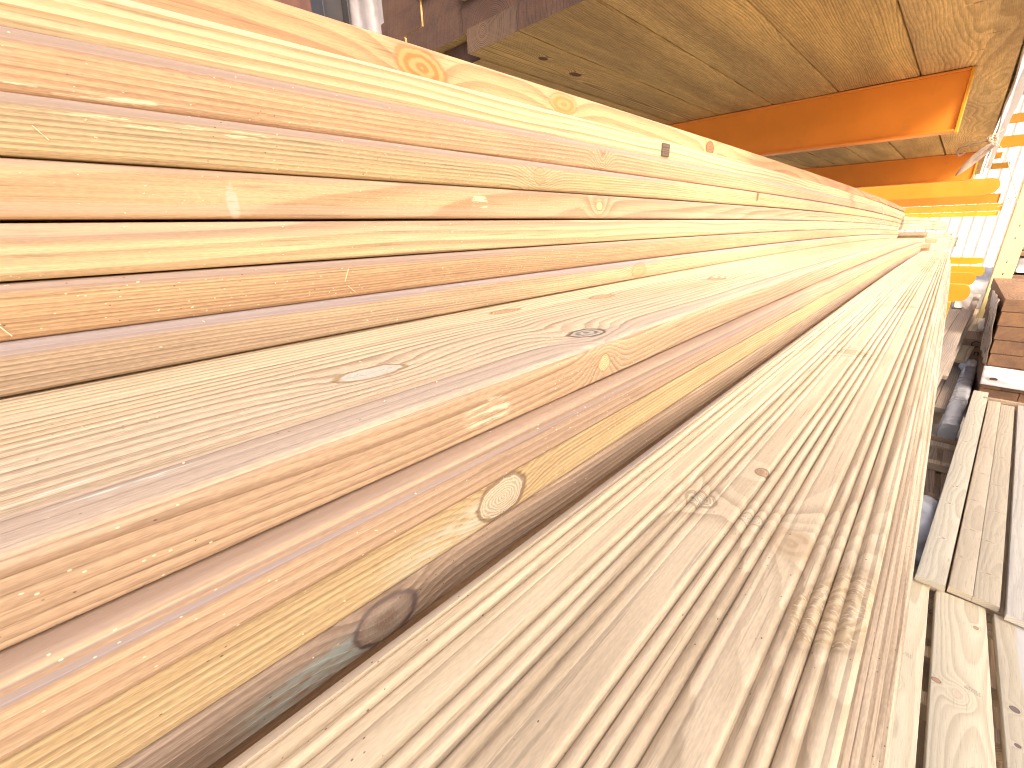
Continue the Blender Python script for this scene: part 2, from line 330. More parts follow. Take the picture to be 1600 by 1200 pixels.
# ------------------------------------------------------------------ the stack of flat boards at the left
A = 0.324
G_ST = 'boards of the stack on the near shelf'
zl = [0.1508, 0.1228, 0.0948, 0.0667, 0.0388, 0.0108, -0.0168, -0.0452, -0.0732, -0.1012, -0.1293, -0.1573, -0.1853, -0.2133, -0.2413, -0.2693]
KN = dict
stack = [
 # face x, y end, label, material args
 (-1.108 * A, 5.42, 'top orange board of the stack with a swirling oval knot',
  KN(early=(0.70, 0.40, 0.17), late=(0.50, 0.21, 0.07), pith=(-0.30, 0.05), spacing=0.011, warp=0.02, late_k=0.6, slope=0.02, seed=1, fib=0.1, streaks=0.12,
     knots=[KN(plane='zy', c=0.134, y=0.262, s=0.013, el=2.0, amp=1.5, n=2.2, c1=(0.66, 0.36, 0.15), c2=(0.52, 0.23, 0.08), line=0.35, lc=(0.45, 0.17, 0.06), tilt=0.25),
            KN(plane='zy', c=0.135, y=0.90, s=0.011, el=1.6, amp=1.2, c1=(0.45, 0.25, 0.12), c2=(0.2, 0.09, 0.05)),
            KN(plane='zy', c=0.137, y=0.46, s=0.010, el=2.6, amp=1.4, n=2, c1=(0.6, 0.34, 0.15), c2=(0.55, 0.27, 0.1), line=0.1)])),
 (-1.057 * A, 5.22, 'bright yellow board under the top board with a square dark knot',
  KN(early=(0.86, 0.63, 0.30), late=(0.66, 0.35, 0.10), pith=(-0.36, 0.01), spacing=0.0062, warp=0.012, seed=2, fib=0.10, streaks=0.15, grey=[('z', 0.0955, 0.0035, 0.4, GREY)])),
 (-1.0156 * A, 4.98, 'orange-tan board below the yellow board, with a row of small nicks',
  KN(early=(0.70, 0.42, 0.20), late=(0.50, 0.235, 0.09), pith=(-0.31, -0.12), spacing=0.0037, warp=0.008, seed=3, grey=[('z', 0.0935, 0.007, 0.9, GREY)], specks=0.012, dark=0.010,
     patches=[('zy', 0.0885, 0.06, 0.004, 0.06, (0.36, 0.22, 0.12), 0.9, 0.55), ('zy', 0.0702, 0.03, 0.0018, 0.07, (0.9, 0.75, 0.5), 0.9, 0.5)],
     knots=[KN(plane='zy', c=0.078, y=0.50, s=0.007, el=1.0, amp=2.2, spread=2.4, op=0.0, line=0.0)])),
 (-A, 4.80, 'olive-tinged straight-grained board between two orange boards',
  KN(early=(0.68, 0.48, 0.22), late=(0.48, 0.29, 0.10), pith=(-0.33, -0.22), spacing=0.0029, warp=0.007, seed=4, grey=[('z', 0.0655, 0.0065, 0.9, GREY)], specks=0.008, dark=0.012, blotch=((0.48, 0.43, 0.18), 0.5),
     patches=[('zy', 0.052, 0.24, 0.011, 0.06, (0.13, 0.12, 0.09), 0.7, 0.62), ('zy', 0.059, 0.07, 0.003, 0.06, (0.88, 0.8, 0.5), 0.8, 0.52)],
     knots=[KN(plane='zy', c=0.052, y=0.375, s=0.008, el=1.2, amp=1.6, spread=2.6, op=0.25, line=0.0, c1=(0.6, 0.33, 0.15), c2=(0.5, 0.25, 0.1)), KN(plane='zy', c=0.060, y=1.10, s=0.011, el=0.6, amp=1.2, c1=(0.4, 0.2, 0.1), c2=(0.1, 0.05, 0.03))])),
 (-1.002 * A, 4.84, 'tan board with a wavy flat-sawn figure and a small pale knot',
  KN(early=(0.68, 0.42, 0.20), late=(0.52, 0.27, 0.11), pith=(-0.40, 0.008), spacing=0.0062, warp=0.012, slope=0.035, seed=5, grey=[('z', 0.0375, 0.005, 0.6, GREY), ('z', 0.0165, 0.006, 0.45, (0.56, 0.44, 0.34))], specks=0.03, fib=0.13,
     knots=[KN(plane='zy', c=0.0255, y=0.49, s=0.0055, el=1.3, amp=2.5, spread=3.0, c1=(0.78, 0.56, 0.3), c2=(0.62, 0.4, 0.2), line=0.4, lc=(0.4, 0.2, 0.1), chip=0.3)],
     patches=[('zy', 0.024, 0.29, 0.011, 0.012, (0.88, 0.76, 0.5), 0.8, 0.5), ('zy', 0.020, 0.085, 0.012, 0.004, (0.72, 0.6, 0.5), 0.7, 0.4)])),
 (-A, 4.78, 'board with broad yellow and brown grain lines, fifth from the top of the stack',
  KN(early=(0.78, 0.55, 0.26), late=(0.47, 0.25, 0.11), pith=(-0.38, -0.055), spacing=0.0058, warp=0.010, seed=6, grey=[('z', 0.0085, 0.008, 0.6, (0.50, 0.36, 0.28))], specks=0.04, fib=0.12)),
 (-1.001 * A, 4.80, 'finely lined yellow and brown board with two straws stuck on it',
  KN(early=(0.70, 0.47, 0.22), late=(0.50, 0.27, 0.12), pith=(-0.35, -0.28), spacing=0.0019, warp=0.008, seed=7, grey=[('z', -0.0185, 0.006, 0.9, GREY)], specks=0.012, dark=0.008, blotch=((0.50, 0.26, 0.13), 0.45),
     tint=((0.82, 0.74, 0.72), (1.1, 1.08, 1.0)))),
 (-A, 4.82, 'board with a grey upper edge lying directly on the wide plank',
  KN(early=(0.68, 0.48, 0.26), late=(0.46, 0.27, 0.13), pith=(-0.345, -0.16), spacing=0.0023, warp=0.013, seed=8, grey=[('z', -0.0475, 0.0065, 1.0, (0.40, 0.33, 0.32))], specks=0.010,
     knots=[KN(plane='zy', c=-0.061, y=0.60, s=0.010, el=2.2, amp=1.5, op=0.5, n=1.5, line=0.1, c1=(0.58, 0.36, 0.18), c2=(0.5, 0.28, 0.12))])),
]
def groove(prof_x, depth): pass
boards = []
for i, (fx, ye, lab, kw) in enumerate(stack):
    m = wood('board_wood_%d' % i, **kw)
    gap = 0.0010
    b = extrude('timber_board', rrect(fx - 0.145, fx, zl[i + 1] + gap * 0.5, zl[i] - gap * 0.5, 0.0034), -0.9, ye, m, sag=SAG * (0.68 if i == 0 else 0.9 if i < 3 else 1.0), wob=0.0003, seed=i, yaw=(0, .0008, -.0006, .0004, 0, -.0005, .0006, 0)[i])
    tag(b, lab, 'board', G_ST); boards.append(b)

# square dark knot plug and its pale speck, let into the yellow board
plug = box('knot_plug', -0.3424, -0.3394, 0.676, 0.699, 0.1008, 0.1185, wood('plug_wood', (0.24, 0.16, 0.10), (0.14, 0.085, 0.055), pith=(-0.34, 0.11), spacing=0.0022, seed=31, dark=0.02), bevel=0.0008)
# (re-parented onto its board)
plug.parent = boards[1]; plug.location = (-boards[1].location.x, -boards[1].location.y, -boards[1].location.z + CZ - 0.0016)

# wide plank
WP = wood('wide_plank_wood', (0.88, 0.72, 0.47), (0.52, 0.35, 0.19), pith=(0.10, -0.36), spacing=0.0060, warp=0.009, late_k=0.88, seed=9.3, streaks=0.45, fib=0.2, bumpd=0.0011, specks=0.004, dark=0.004,
          tint=((0.86, 0.80, 0.78), (1.08, 1.05, 1.0)),
          grey=[('x', -0.165, 0.016, 0.55, (0.44, 0.35, 0.31))],
          blotch=((0.60, 0.38, 0.19), 0.45),
          knots=[KN(plane='xy', c=-0.219, y=0.108, s=0.0100, el=2.0, amp=1.4, spread=2.4, c1=(0.62, 0.54, 0.44), c2=(0.70, 0.63, 0.55), chip=0.6, line=0.75, wob=0.7, lc=(0.36, 0.24, 0.10)),
                 KN(plane='xy', c=-0.181, y=0.262, s=0.0110, el=1.5, amp=1.3, spread=2.2, c1=(0.50, 0.45, 0.38), c2=(0.2, 0.17, 0.13), chip=0.6, line=0.7, n=2.4, wob=0.8),
                 KN(plane='xy', c=-0.295, y=0.29, s=0.008, el=2.4, amp=1.0, spread=2.4, c1=(0.60, 0.40, 0.24), c2=(0.40, 0.25, 0.14), chip=0.5, line=0.3),
                 KN(plane='xy', c=-0.272, y=0.422, s=0.009, el=2.4, amp=1.0, c1=(0.6, 0.42, 0.24), c2=(0.4, 0.24, 0.12), chip=0.5, line=0.3),
                 KN(plane='xy', c=-0.232, y=0.66, s=0.011, el=1.6, amp=1.0, c1=(0.6, 0.42, 0.24), c2=(0.4, 0.24, 0.12), chip=0.6, line=0.4),
                 KN(plane='zy', c=-0.089, y=0.248, s=0.0055, el=1.2, amp=2.2, spread=2.6, c1=(0.80, 0.62, 0.36), c2=(0.66, 0.44, 0.22), chip=0.4, line=0.35, lc=(0.5, 0.3, 0.14))],
          patches=[('zy', -0.090, 0.138, 0.008, 0.020, (0.86, 0.80, 0.58), 0.95, 0.47), ('xy', -0.172, 0.0, 0.0022, 0.028, (0.60, 0.68, 0.60), 0.9, 0.5), ('xy', -0.186, -0.03, 0.002, 0.03, (0.68, 0.72, 0.64), 0.9, 0.52)])
# its side is planed orange heartwood: same plank, second colour by height comes from a part for the edge strip
wide = extrude('wide_plank', rrect(-0.452, -0.157, -0.1008, -0.0734, 0.0030), -0.9, 4.85, WP, wob=0.0003, seed=20)
tag(wide, 'wide silvery plank with rough grey knots sticking out under the stack', 'plank', G_ST)
EDGE = wood('plank_edge_wood', (0.72, 0.46, 0.235), (0.50, 0.275, 0.115), pith=(-0.20, -0.02), spacing=0.0034, warp=0.017, seed=11, specks=0.006, dark=0.008, fib=0.14,
            knots=[KN(plane='zy', c=-0.089, y=0.248, s=0.0062, el=1.15, amp=2.4, spread=2.6, c1=(0.82, 0.62, 0.36), c2=(0.6, 0.38, 0.18), chip=0.5, line=0.4, lc=(0.5, 0.28, 0.12))],
            patches=[('zy', -0.090, 0.138, 0.010, 0.020, (0.86, 0.76, 0.54), 0.8, 0.48)])
edge = extrude('planed_edge', rrect(-0.1600, -0.1549, -0.1008, -0.0762, 0.0022), -0.9, 4.85, EDGE, wob=0.0003, seed=20)
edge.parent = wide; edge.location = edge.location - wide.location
tag(edge, 'orange planed edge with a pale knot and a whitish scuff')

low = [
 (-0.1474, 4.9, 'orange board with a grey-streaked rounded top edge under the wide plank',
  KN(early=(0.70, 0.46, 0.26), late=(0.54, 0.30, 0.15), pith=(-0.19, -0.22), spacing=0.0046, warp=0.008, seed=12, grey=[('z', -0.1020, 0.0034, 0.75, (0.34, 0.25, 0.20)), ('z', -0.1095, 0.0024, 0.85, (0.37, 0.31, 0.31)), ('z', -0.106, 0.001, 0.5, (0.36, 0.3, 0.29))], specks=0.009, fib=0.12)),  # dark brown top band paints in shade under the plank; greyish streaks are stain
 (-0.1520, 4.95, 'golden board with a large round ringed knot, third below the tall stack',
  KN(early=(0.76, 0.53, 0.23), late=(0.52, 0.31, 0.11), pith=(-0.20, -0.26), spacing=0.0030, warp=0.010, seed=13, specks=0.006, dark=0.006,
     knots=[KN(plane='zy', c=-0.1435, y=0.142, s=0.0125, el=1.5, amp=1.0, spread=1.8, n=8, c1=(0.72, 0.62, 0.47), c2=(0.52, 0.40, 0.27), line=0.6, wob=0.45, chip=0.5, chipc=(0.80, 0.72, 0.58), halo=0.9, hdir=-1.0, hs=0.12, hc=(0.66, 0.64, 0.50))])),
 (-0.1540, 5.0, 'dark brown board with a blue-green stained knot in the gap beside the grooved board',
  KN(early=(0.58, 0.40, 0.25), late=(0.42, 0.25, 0.14), pith=(-0.2, -0.3), spacing=0.0040, warp=0.012, seed=14, specks=0.006, dark=0.02, blotch=((0.40, 0.28, 0.19), 0.4),
     knots=[KN(plane='zy', c=-0.1725, y=0.065, s=0.0118, el=1.35, amp=1.0, n=1.3, c1=(0.44, 0.34, 0.26), c2=(0.36, 0.25, 0.18), line=0.8, lc=(0.16, 0.12, 0.12), wob=0.3, chip=0.3, chipc=(0.5, 0.5, 0.46), halo=1.0, hdir=-1.0, hc=(0.50, 0.56, 0.50), hs=0.1)])),
 (-0.158, 5.0, 'brown board two below the golden knotted board, hidden in the gap', KN(early=E_OR, late=L_OR, seed=15)),
]
for i, (fx, ye, lab, kw) in enumerate(low):
    m = wood('low_board_wood_%d' % i, **kw)
    b = extrude('timber_board', rrect(fx - 0.145, fx, zl[i + 10] + 0.0005, zl[i + 9] - 0.0008, 0.0042 if i == 0 else 0.0026), -0.9, ye, m, wob=0.0004, seed=40 + i)
    tag(b, lab, 'board', G_ST); boards.append(b)
m = wood('hidden_board_wood', E_OR, L_OR, seed=16)
for i in (13, 14):
    b = extrude('timber_board', rrect(-0.305, -0.16, zl[i + 1] + 0.0006 - (0.003 if i == 14 else 0), zl[i] - 0.0006, 0.003), -0.9, 5.0, m, seed=i)
    tag(b, 'brown board at the bottom of the stack under the others', 'board', G_ST)

# ------------------------------------------------------------------ grooved decking boards
ZT = -0.16
def deck_profile(x0, x1, z0, z1):
    """Decking profile, seen from above: four groups of rounded reeds with flats between."""
    sh = x1 - 0.010
    grooves = [-0.1275, -0.1205, -0.114, -0.0955, -0.0890, -0.0822, -0.0757, -0.0545, -0.0483, -0.0421, -0.0358, -0.0172, -0.0112, -0.0052, 0.0008]
    shallow = [-0.0695, -0.0305, -0.1080, 0.0062]
    pts = []
    N = 330
    for i in range(N + 1):
        x = (x1 - 0.0035) + ((x0 + 0.0035) - (x1 - 0.0035)) * i / N
        d = 0.0
        for c in grooves:
            t = abs(x - sh - c) / 0.0032
            if t < 1: d = max(d, 0.0042 * (1 - math.sqrt(max(0, 1 - (1 - t) ** 2))))
        for c in shallow:
            t = abs(x - sh - c) / 0.003
            if t < 1: d = max(d, 0.0009 * (1 - math.sqrt(max(0, 1 - (1 - t) ** 2))))
        pts.append((x, z1 - d))
    r = 0.0035
    low = rrect(x0, x1, z0, z1, r)
    # corners: right top up to the first point, then the top run, then left top corner and the bottom
    k = 4
    right_top = low[0:k]; left_top = low[k + 2:2 * (k + 1)]; rest = low[2 * (k + 1):]
    r2 = 0.0075; lt = [(x0 + r2 + r2 * math.cos(R_(90 + 15 * i)), z1 - r2 + r2 * math.sin(R_(90 + 15 * i))) for i in range(7)]
    pts = [p for p in pts if p[0] > x0 + r2 + 0.0002]
    return right_top + pts + lt + rest
DKN = [KN(plane='xy', c=-0.001, y=0.200, s=0.0135, el=2.5, amp=1.3, spread=2.2, n=4, op=0.8, c1=(0.60, 0.47, 0.29), c2=(0.43, 0.31, 0.18), chip=0.7, chipc=(0.84, 0.78, 0.66), line=0.25, lc=(0.22, 0.13, 0.07), tilt=-0.5, wob=0.75),
       KN(plane='xy', c=-0.077, y=0.240, s=0.0090, el=0.95, amp=1.2, spread=2.0, c1=(0.58, 0.50, 0.36), c2=(0.4, 0.3, 0.18), chip=0.8, line=0.55, lc=(0.28, 0.17, 0.08)),
       KN(plane='xy', c=-0.048, y=0.240, s=0.0062, el=0.9, amp=1.2, spread=2.2, c1=(0.62, 0.54, 0.42), c2=(0.45, 0.34, 0.2), chip=0.7, line=0.5, lc=(0.3, 0.18, 0.08)),
       KN(plane='xy', c=-0.0585, y=0.298, s=0.0042, el=1.3, amp=1.6, spread=2.6, c1=(0.5, 0.36, 0.22), c2=(0.3, 0.18, 0.1), chip=0.4, line=0.5),
       KN(plane='xy', c=-0.026, y=0.232, s=0.0120, el=1.2, amp=1.4, spread=2.0, n=2, c1=(0.56, 0.42, 0.27), c2=(0.44, 0.30, 0.17), op=0.55, line=0.0),
       KN(plane='xy', c=-0.062, y=0.69, s=0.016, el=0.8, amp=1.0, c1=(0.55, 0.42, 0.28), c2=(0.4, 0.27, 0.15), chip=0.3, op=0.7, line=0.3),
       KN(plane='xy', c=-0.040, y=1.15, s=0.015, el=0.8, amp=1.0, c1=(0.55, 0.42, 0.28), c2=(0.4, 0.27, 0.15), op=0.6, line=0.3),
       KN(plane='xy', c=-0.100, y=1.6, s=0.015, el=0.8, amp=1.0, c1=(0.55, 0.42, 0.28), c2=(0.4, 0.27, 0.15), op=0.6, line=0.3)]
DK = wood('decking_wood', (0.78, 0.64, 0.405), (0.54, 0.385, 0.21), pith=(-0.050, -0.275), spacing=0.0062, warp=0.012, late_k=0.58, seed=21.2, knots=DKN, fib=0.10, streaks=0.22, rough=0.6, bumpd=0.00016, dark=0.012,
          tint=((0.90, 0.86, 0.84), (1.06, 1.04, 1.0)), grey=[('x', -0.1345, 0.0085, 1.0, (0.40, 0.34, 0.31))])
G_DK = 'grooved decking boards stacked on the near shelf'
dk_lab = ['pale grooved decking board with a rough split knot, topmost of its pile', 'second grooved decking board, just below the topmost one', 'third grooved decking board from the top of the pile',
          'lowest grooved decking board, resting on the yellow rack beams']
DK2 = wood('decking_side_wood', (0.64, 0.53, 0.37), (0.46, 0.34, 0.22), pith=(-0.06, -0.36), spacing=0.0042, warp=0.008, seed=23, fib=0.15, rnd=True, dark=0.01, tint=((0.84, 0.78, 0.76), (1.08, 1.04, 1.0)))
for i in range(4):
    dx = (0, 0.0055, 0.0140, 0.0235)[i]
    z1 = ZT - 0.028 * i
    b = extrude('decking_board', deck_profile(-0.135 + dx, 0.010 + dx, z1 - 0.0276, z1), -0.7, (4.22, 4.3, 4.25, 4.3)[i], DK if i == 0 else DK2, wob=0.0003, seed=60 + i, seg=44)
    tag(b, dk_lab[i], 'decking board', G_DK)

# ------------------------------------------------------------------ second pack of boards further along the same shelf
G_P2 = 'boards of the further stack on the same shelf'
P2 = wood('far_board_wood', (0.70, 0.52, 0.31), (0.50, 0.31, 0.15), pith=(-0.3, -0.2), spacing=0.004, seed=25, rnd=True)
z2 = [0.05, 0.022, -0.006, -0.034, -0.062, -0.09, -0.118, -0.146, -0.174, -0.202, -0.23, -0.258]
words_ = ['topmost', 'second', 'third', 'fourth', 'fifth', 'sixth', 'seventh', 'eighth', 'ninth', 'tenth', 'lowest']
for i in range(11):
    sft = 0.0 if i < 4 else 0.17 if i < 6 else 0.24
    b = extrude('timber_board', rrect(-0.47 + sft * .6, -0.325 + sft, z2[i + 1], z2[i] - 0.001, 0.003), 5.02 + 0.02 * (i % 3) - (0.55 if i > 6 else 0), 9.0 + 0.07 * ((i * 5) % 4), P2, yaw=0.056 if i < 4 else 0.035, pivot=(-0.325, 5.0), sag=0.0013 if i < 4 else 0.0018, seed=80 + i, seg=24)
    tag(b, 'pale board %s from the top of the further stack beyond the long boards' % words_[i] if 0 < i < 10 else ('%s pale board of the further stack beyond the long boards' % words_[i]), 'board', G_P2)

# ------------------------------------------------------------------ cantilever rack: columns and arms
G_ARM = 'orange cantilever rack beams'
def arm(y, xt, z0, z1, label, mat, round_tip=0.0, group=G_ARM, xl=-1.95, flange=0.045, plate=True, dark=None):
    root = empty('rack_beam', (xl, y, z0 + CZ), label, 'rack beam', group)
    o = (xl, y, z0)
    t = 0.006
    if round_tip:
        prof = []
        cxx = xt - round_tip; hh = (z1 - z0)
        prof += [(xl, z0), (cxx - round_tip * .4, z0)]
        for i in range(11):
            a = -math.pi / 2 + math.pi * i / 10
            prof.append((cxx + round_tip * math.cos(a), (z0 + z1) / 2 + hh / 2 * math.sin(a)))
        prof += [(xl, z1)]
        n = len(prof); V = [(px - xl, dy, pz - z0) for dy in (0.0, 0.05) for (px, pz) in prof]
        F = [tuple(range(n)), tuple(range(2 * n - 1, n - 1, -1))] + [(j, (j + 1) % n, n + (j + 1) % n, n + j) for j in range(n)]
        mesh('arm_beam', V, F, mat, root, autosm=0.4)
        box('bottom_flange', xl, cxx - 0.02, y - 0.006, y + 0.056, z0 - 0.008, z0 - 0.001, mat, root, 0.001, o)
    else:
        box('arm_beam', xl, xt - 0.009, y, y + t, z0 + 0.008, z1 - 0.008, mat, root, 0.0012, o)
        box('top_flange', xl, xt - 0.009, y - flange * .08, y + flange, z1 - 0.0075, z1, mat, root, 0.0015, o)
        box('bottom_flange', xl, xt - 0.012, y - flange * .28, y + flange, z0, z0 + 0.0075, mat, root, 0.0015, o)
        if plate: box('end_plate', xt - 0.0085, xt, y - flange * .22, y + flange, z0 - 0.004, z1 - 0.002, STEEL_Y, root, 0.0012, o)
    return root
arm(2.232, -0.066, 0.272, 0.456, 'nearest wide orange rack beam under the overhead timbers', STEEL_O)
arm(5.05, 0.012, 0.265, 0.456, 'second orange rack beam under the timbers, behind the torn plastic strip', STEEL_O)
arm(8.50, 0.285, 0.262, 0.452, 'orange rack beam with a rounded yellow tip, third under the timbers', STEEL_O, round_tip=0.09)
arm(11.5, 0.43, 0.205, 0.36, 'brownish orange rack beam just beyond the round-tipped one', STEEL_O)
arm(14.0, 0.60, 0.10, 0.24, 'narrow orange rack beam, last but one before the corrugated wall', STEEL_O)
arm(15.3, 0.62, 0.0, 0.10, 'bright yellow sunlit rack beam closest to the corrugated wall', STEEL_Y)
G_LOW = 'yellow rack beams under the board stacks'
ys = [(2.232, 0.047, -0.362, 'nearest yellow rack beam under the grooved decking boards'), (3.2, 0.125, -0.41, 'yellow rack beam with an orange cap under the decking boards'),
      (4.5, 0.18, -0.46, 'brownish shaded rack beam poking out beyond the end of the decking boards'), (5.9, 0.278, -0.518, 'brown rounded rack beam tip, fourth along the lower shelf'), (8.0, 0.338, -0.556, 'small round bright yellow beam tip farthest along the lower shelf')]
for k, (y, xt, z0, lab) in enumerate(ys):
    top = -0.2725 - SAG * y * y
    arm(y, xt, z0, min(top, z0 + 0.083) if k else top - 0.001, lab, STEEL_Y, round_tip=0.0 if k == 0 else 0.028, group=G_LOW)
for k, (y, xc) in enumerate(((1.02, -1.975), (2.25, -2.0), (5.07, -2.0), (8.52, -2.0), (11.5, -2.0), (14.0, -2.0))):
    c = empty('rack_column', (xc, y, 0), ('dark grey steel post in the gap behind the top board' if k == 0 else 'steel column carrying the arms deep behind the stacks'), 'rack column', None if k == 0 else 'rack columns behind the stacks')
    w = 0.055 if k == 0 else 0.05
    box('web', xc - .004, xc + .004, y - w + .007, y + w - .007, -CZ, 1.9, DARKST, c, 0.001, (xc, y, -CZ))
    box('flange', xc - 0.05, xc + 0.05, y - w, y - w + 0.0065, -CZ, 1.9, DARKST, c, 0.001, (xc, y, -CZ))
    box('flange', xc - 0.05, xc + 0.05, y + w - 0.0065, y + w, -CZ, 1.9, DARKST, c, 0.001, (xc, y, -CZ))

# ------------------------------------------------------------------ overhead pack of rough-sawn timbers
TB = [wood('rough_timber_wood_%d' % i, e, l, pith=(0.02, 0.30), spacing=0.0056, warp=0.022, late_k=0.6, seed=50 + i * 3, rnd=True, rough=0.75, fib=0.2, sawn=0.0035, blotch=((0.50, 0.32, 0.12), 0.4), bumpd=0.0016,
           tint=((0.72, 0.70, 0.70), (1.12, 1.1, 1.0)), dark=0.004,
           knots=kn)
      for i, (e, l, kn) in enumerate([((0.74, 0.52, 0.22), (0.34, 0.20, 0.06), [KN(plane='xy', c=-0.54, y=1.25, s=0.010, el=1.6, amp=1.5, c1=(0.2, 0.1, 0.05), c2=(0.1, 0.05, 0.03)), KN(plane='xy', c=-0.17, y=1.25, s=0.011, el=1.4, amp=1.6, c1=(0.24, 0.12, 0.05), c2=(0.12, 0.06, 0.03))]),
                                      ((0.76, 0.54, 0.23), (0.37, 0.22, 0.07), [KN(plane='xy', c=-0.97, y=1.3, s=0.012, el=2.2, amp=1.6, c1=(0.2, 0.1, 0.05), c2=(0.1, 0.05, 0.03)), KN(plane='xy', c=-0.35, y=1.55, s=0.010, el=1.4, amp=1.6, c1=(0.2, 0.1, 0.05), c2=(0.1, 0.05, 0.03))]),
                                      ((0.80, 0.585, 0.28), (0.46, 0.29, 0.10), [KN(plane='xy', c=-0.08, y=1.62, s=0.007, el=0.5, amp=1.4, line=0.9), KN(plane='xy', c=-0.04, y=1.9, s=0.009, el=0.35, amp=1.4, line=0.9), KN(plane='xy', c=-0.07, y=2.05, s=0.008, el=0.3, amp=1.4, line=0.9)])])]
TBE = wood('ringed_timber_wood', (0.72, 0.51, 0.21), (0.33, 0.20, 0.06), pith=(-1.0, 0.493), spacing=0.0042, warp=0.006, late_k=0.95, seed=57, rough=0.75, fib=0.2, sawn=0.003, bumpd=0.0016, blotch=((0.50, 0.32, 0.12), 0.4),
           knots=[KN(plane='xy', c=-0.97, y=1.3, s=0.012, el=2.2, amp=1.6, c1=(0.2, 0.1, 0.05), c2=(0.1, 0.05, 0.03)), KN(plane='xy', c=-0.95, y=1.12, s=0.010, el=1.6, amp=1.6, c1=(0.2, 0.1, 0.05), c2=(0.1, 0.05, 0.03))])
ENDG = wood('shaded_end_grain_wood', (0.125, 0.062, 0.04), (0.06, 0.028, 0.02), pith=(-1.0, 0.493), spacing=0.0042, warp=0.004, late_k=0.9, seed=59, rough=0.85, fib=0.3, rnd=True, bumpd=0.001, blotch=((0.09, 0.045, 0.03), 0.6))  # end grain, with the shade on the timber ends put into its dark colour
ENDR = wood('shaded_ringed_end_wood', (0.17, 0.095, 0.055), (0.06, 0.03, 0.02), pith=(-1.0, 0.493), spacing=0.0040, warp=0.003, late_k=0.95, seed=60, rough=0.85, fib=0.3, bumpd=0.001)  # ringed end grain, darkened the same way for the shade there
G_TB = 'rough timbers stacked on the overhead arms'
edges = [-1.065, -0.872, -0.656, -0.438, -0.2085, 0.014]
labs1 = ['leftmost overhead timber, its dark ringed end facing out', 'overhead timber second from the ringed corner end', 'overhead timber third from the ringed corner end, deeply grained underside',
         'overhead timber second from the open edge, above the nearest orange beam', 'pale overhead timber along the open edge with dark cross cracks']
H0 = 0.4575
def timber(x0, x1, z0, z1, y0, y1, mat, lab, yaw=0.0, seed=0):
    b = extrude('rough_timber', rrect(x0 + 0.0008, x1 - 0.0008, z0 + 0.001, z1 - 0.001, 0.004, 3), y0, y1, mat, sag=0.0, yaw=yaw, pivot=(x0, y0), seed=seed, seg=24, wob=0.0008, end_mat=ENDG)
    tag(b, lab, 'timber', G_TB); return b
for i in range(5):
    timber(edges[i], edges[i + 1], H0, H0 + 0.057, (0.935, 0.93, 0.925, 0.94, 0.93)[i], 7.7, (TBE if i == 0 else TB[(1, 0, 1, 0, 2)[i]]), labs1[i], yaw=(0, 0.0018, 0.0036, 0.0054, 0.0074)[i], seed=100 + i)
boards_end = [o for o in bpy.data.objects if o.get('label') == labs1[0]][0]; boards_end.data.materials[1] = ENDR
rows = [
 (H0 + 0.058, H0 + 0.130, [-1.50, -1.378, -1.100, -0.865, -0.63, -0.40, -0.17, 0.03]),
 (H0 + 0.131, H0 + 0.200, [-1.52, -1.292, -1.093, -0.86, -0.62, -0.39, -0.16, 0.05]),
 (H0 + 0.201, H0 + 0.270, [-1.51, -1.30, -1.10, -0.87, -0.64, -0.40, -0.17, 0.04])]
rown = ['second', 'third', 'fourth']; coln = ['first', 'second', 'third', 'fourth', 'fifth', 'sixth', 'seventh']
for r_, (z0, z1, xs) in enumerate(rows):
    for i in range(7):
        timber(xs[i], xs[i + 1], z0, z1, (0.95 if i < 2 else 0.94) + 0.006 * ((i * 7 + r_) % 3), 7.7, TB[(i + r_) % 2], 'dark timber in the %s overhead row, %s from the white wrap' % (rown[r_], coln[i]), seed=130 + r_ * 10 + i)
for i, (x0, x1) in enumerate(((-1.51, -1.29), (-1.287, -1.068))):
    timber(x0, x1, H0, H0 + 0.057, 0.985, 7.7, TB[i], ('dark brown timber tucked low beside the ringed corner timber' if i else 'dark brown timber lowest and closest to the white wrap'), seed=160 + i)
# white strip added for the overexposed glare along the overhead pack's open side
V, F, n = [], [], 60
for i in range(n + 1):
    y = 0.9 + 6.9 * i / n; xo = 0.0095 * (y - 0.93)
    for (dx, dz) in ((0.016, 0.006), (0.023, -0.004 + 0.003 * math.sin(y * 9)), (0.034, 0.05), (0.036, 0.060), (0.062, 0.062), (0.066, 0.16), (0.068, 0.275)):
        V.append((dx + xo + 0.0025 * math.sin(y * 5.3 + dz * 30), y, H0 + dz))
for i in range(n):
    for j in range(6): F.append((i * 7 + j, i * 7 + j + 1, (i + 1) * 7 + j + 1, (i + 1) * 7 + j))
wr = mesh('glare_strip', [(a, b - 0.9, c - H0) for a, b, c in V], F, WRAPW, loc=(0, 0.9, H0 + CZ))
sm = wr.modifiers.new('thick', 'SOLIDIFY'); sm.thickness = 0.0008
tag(wr, 'bright white strip standing in for glare along the open side of the overhead timbers', 'glare strip')

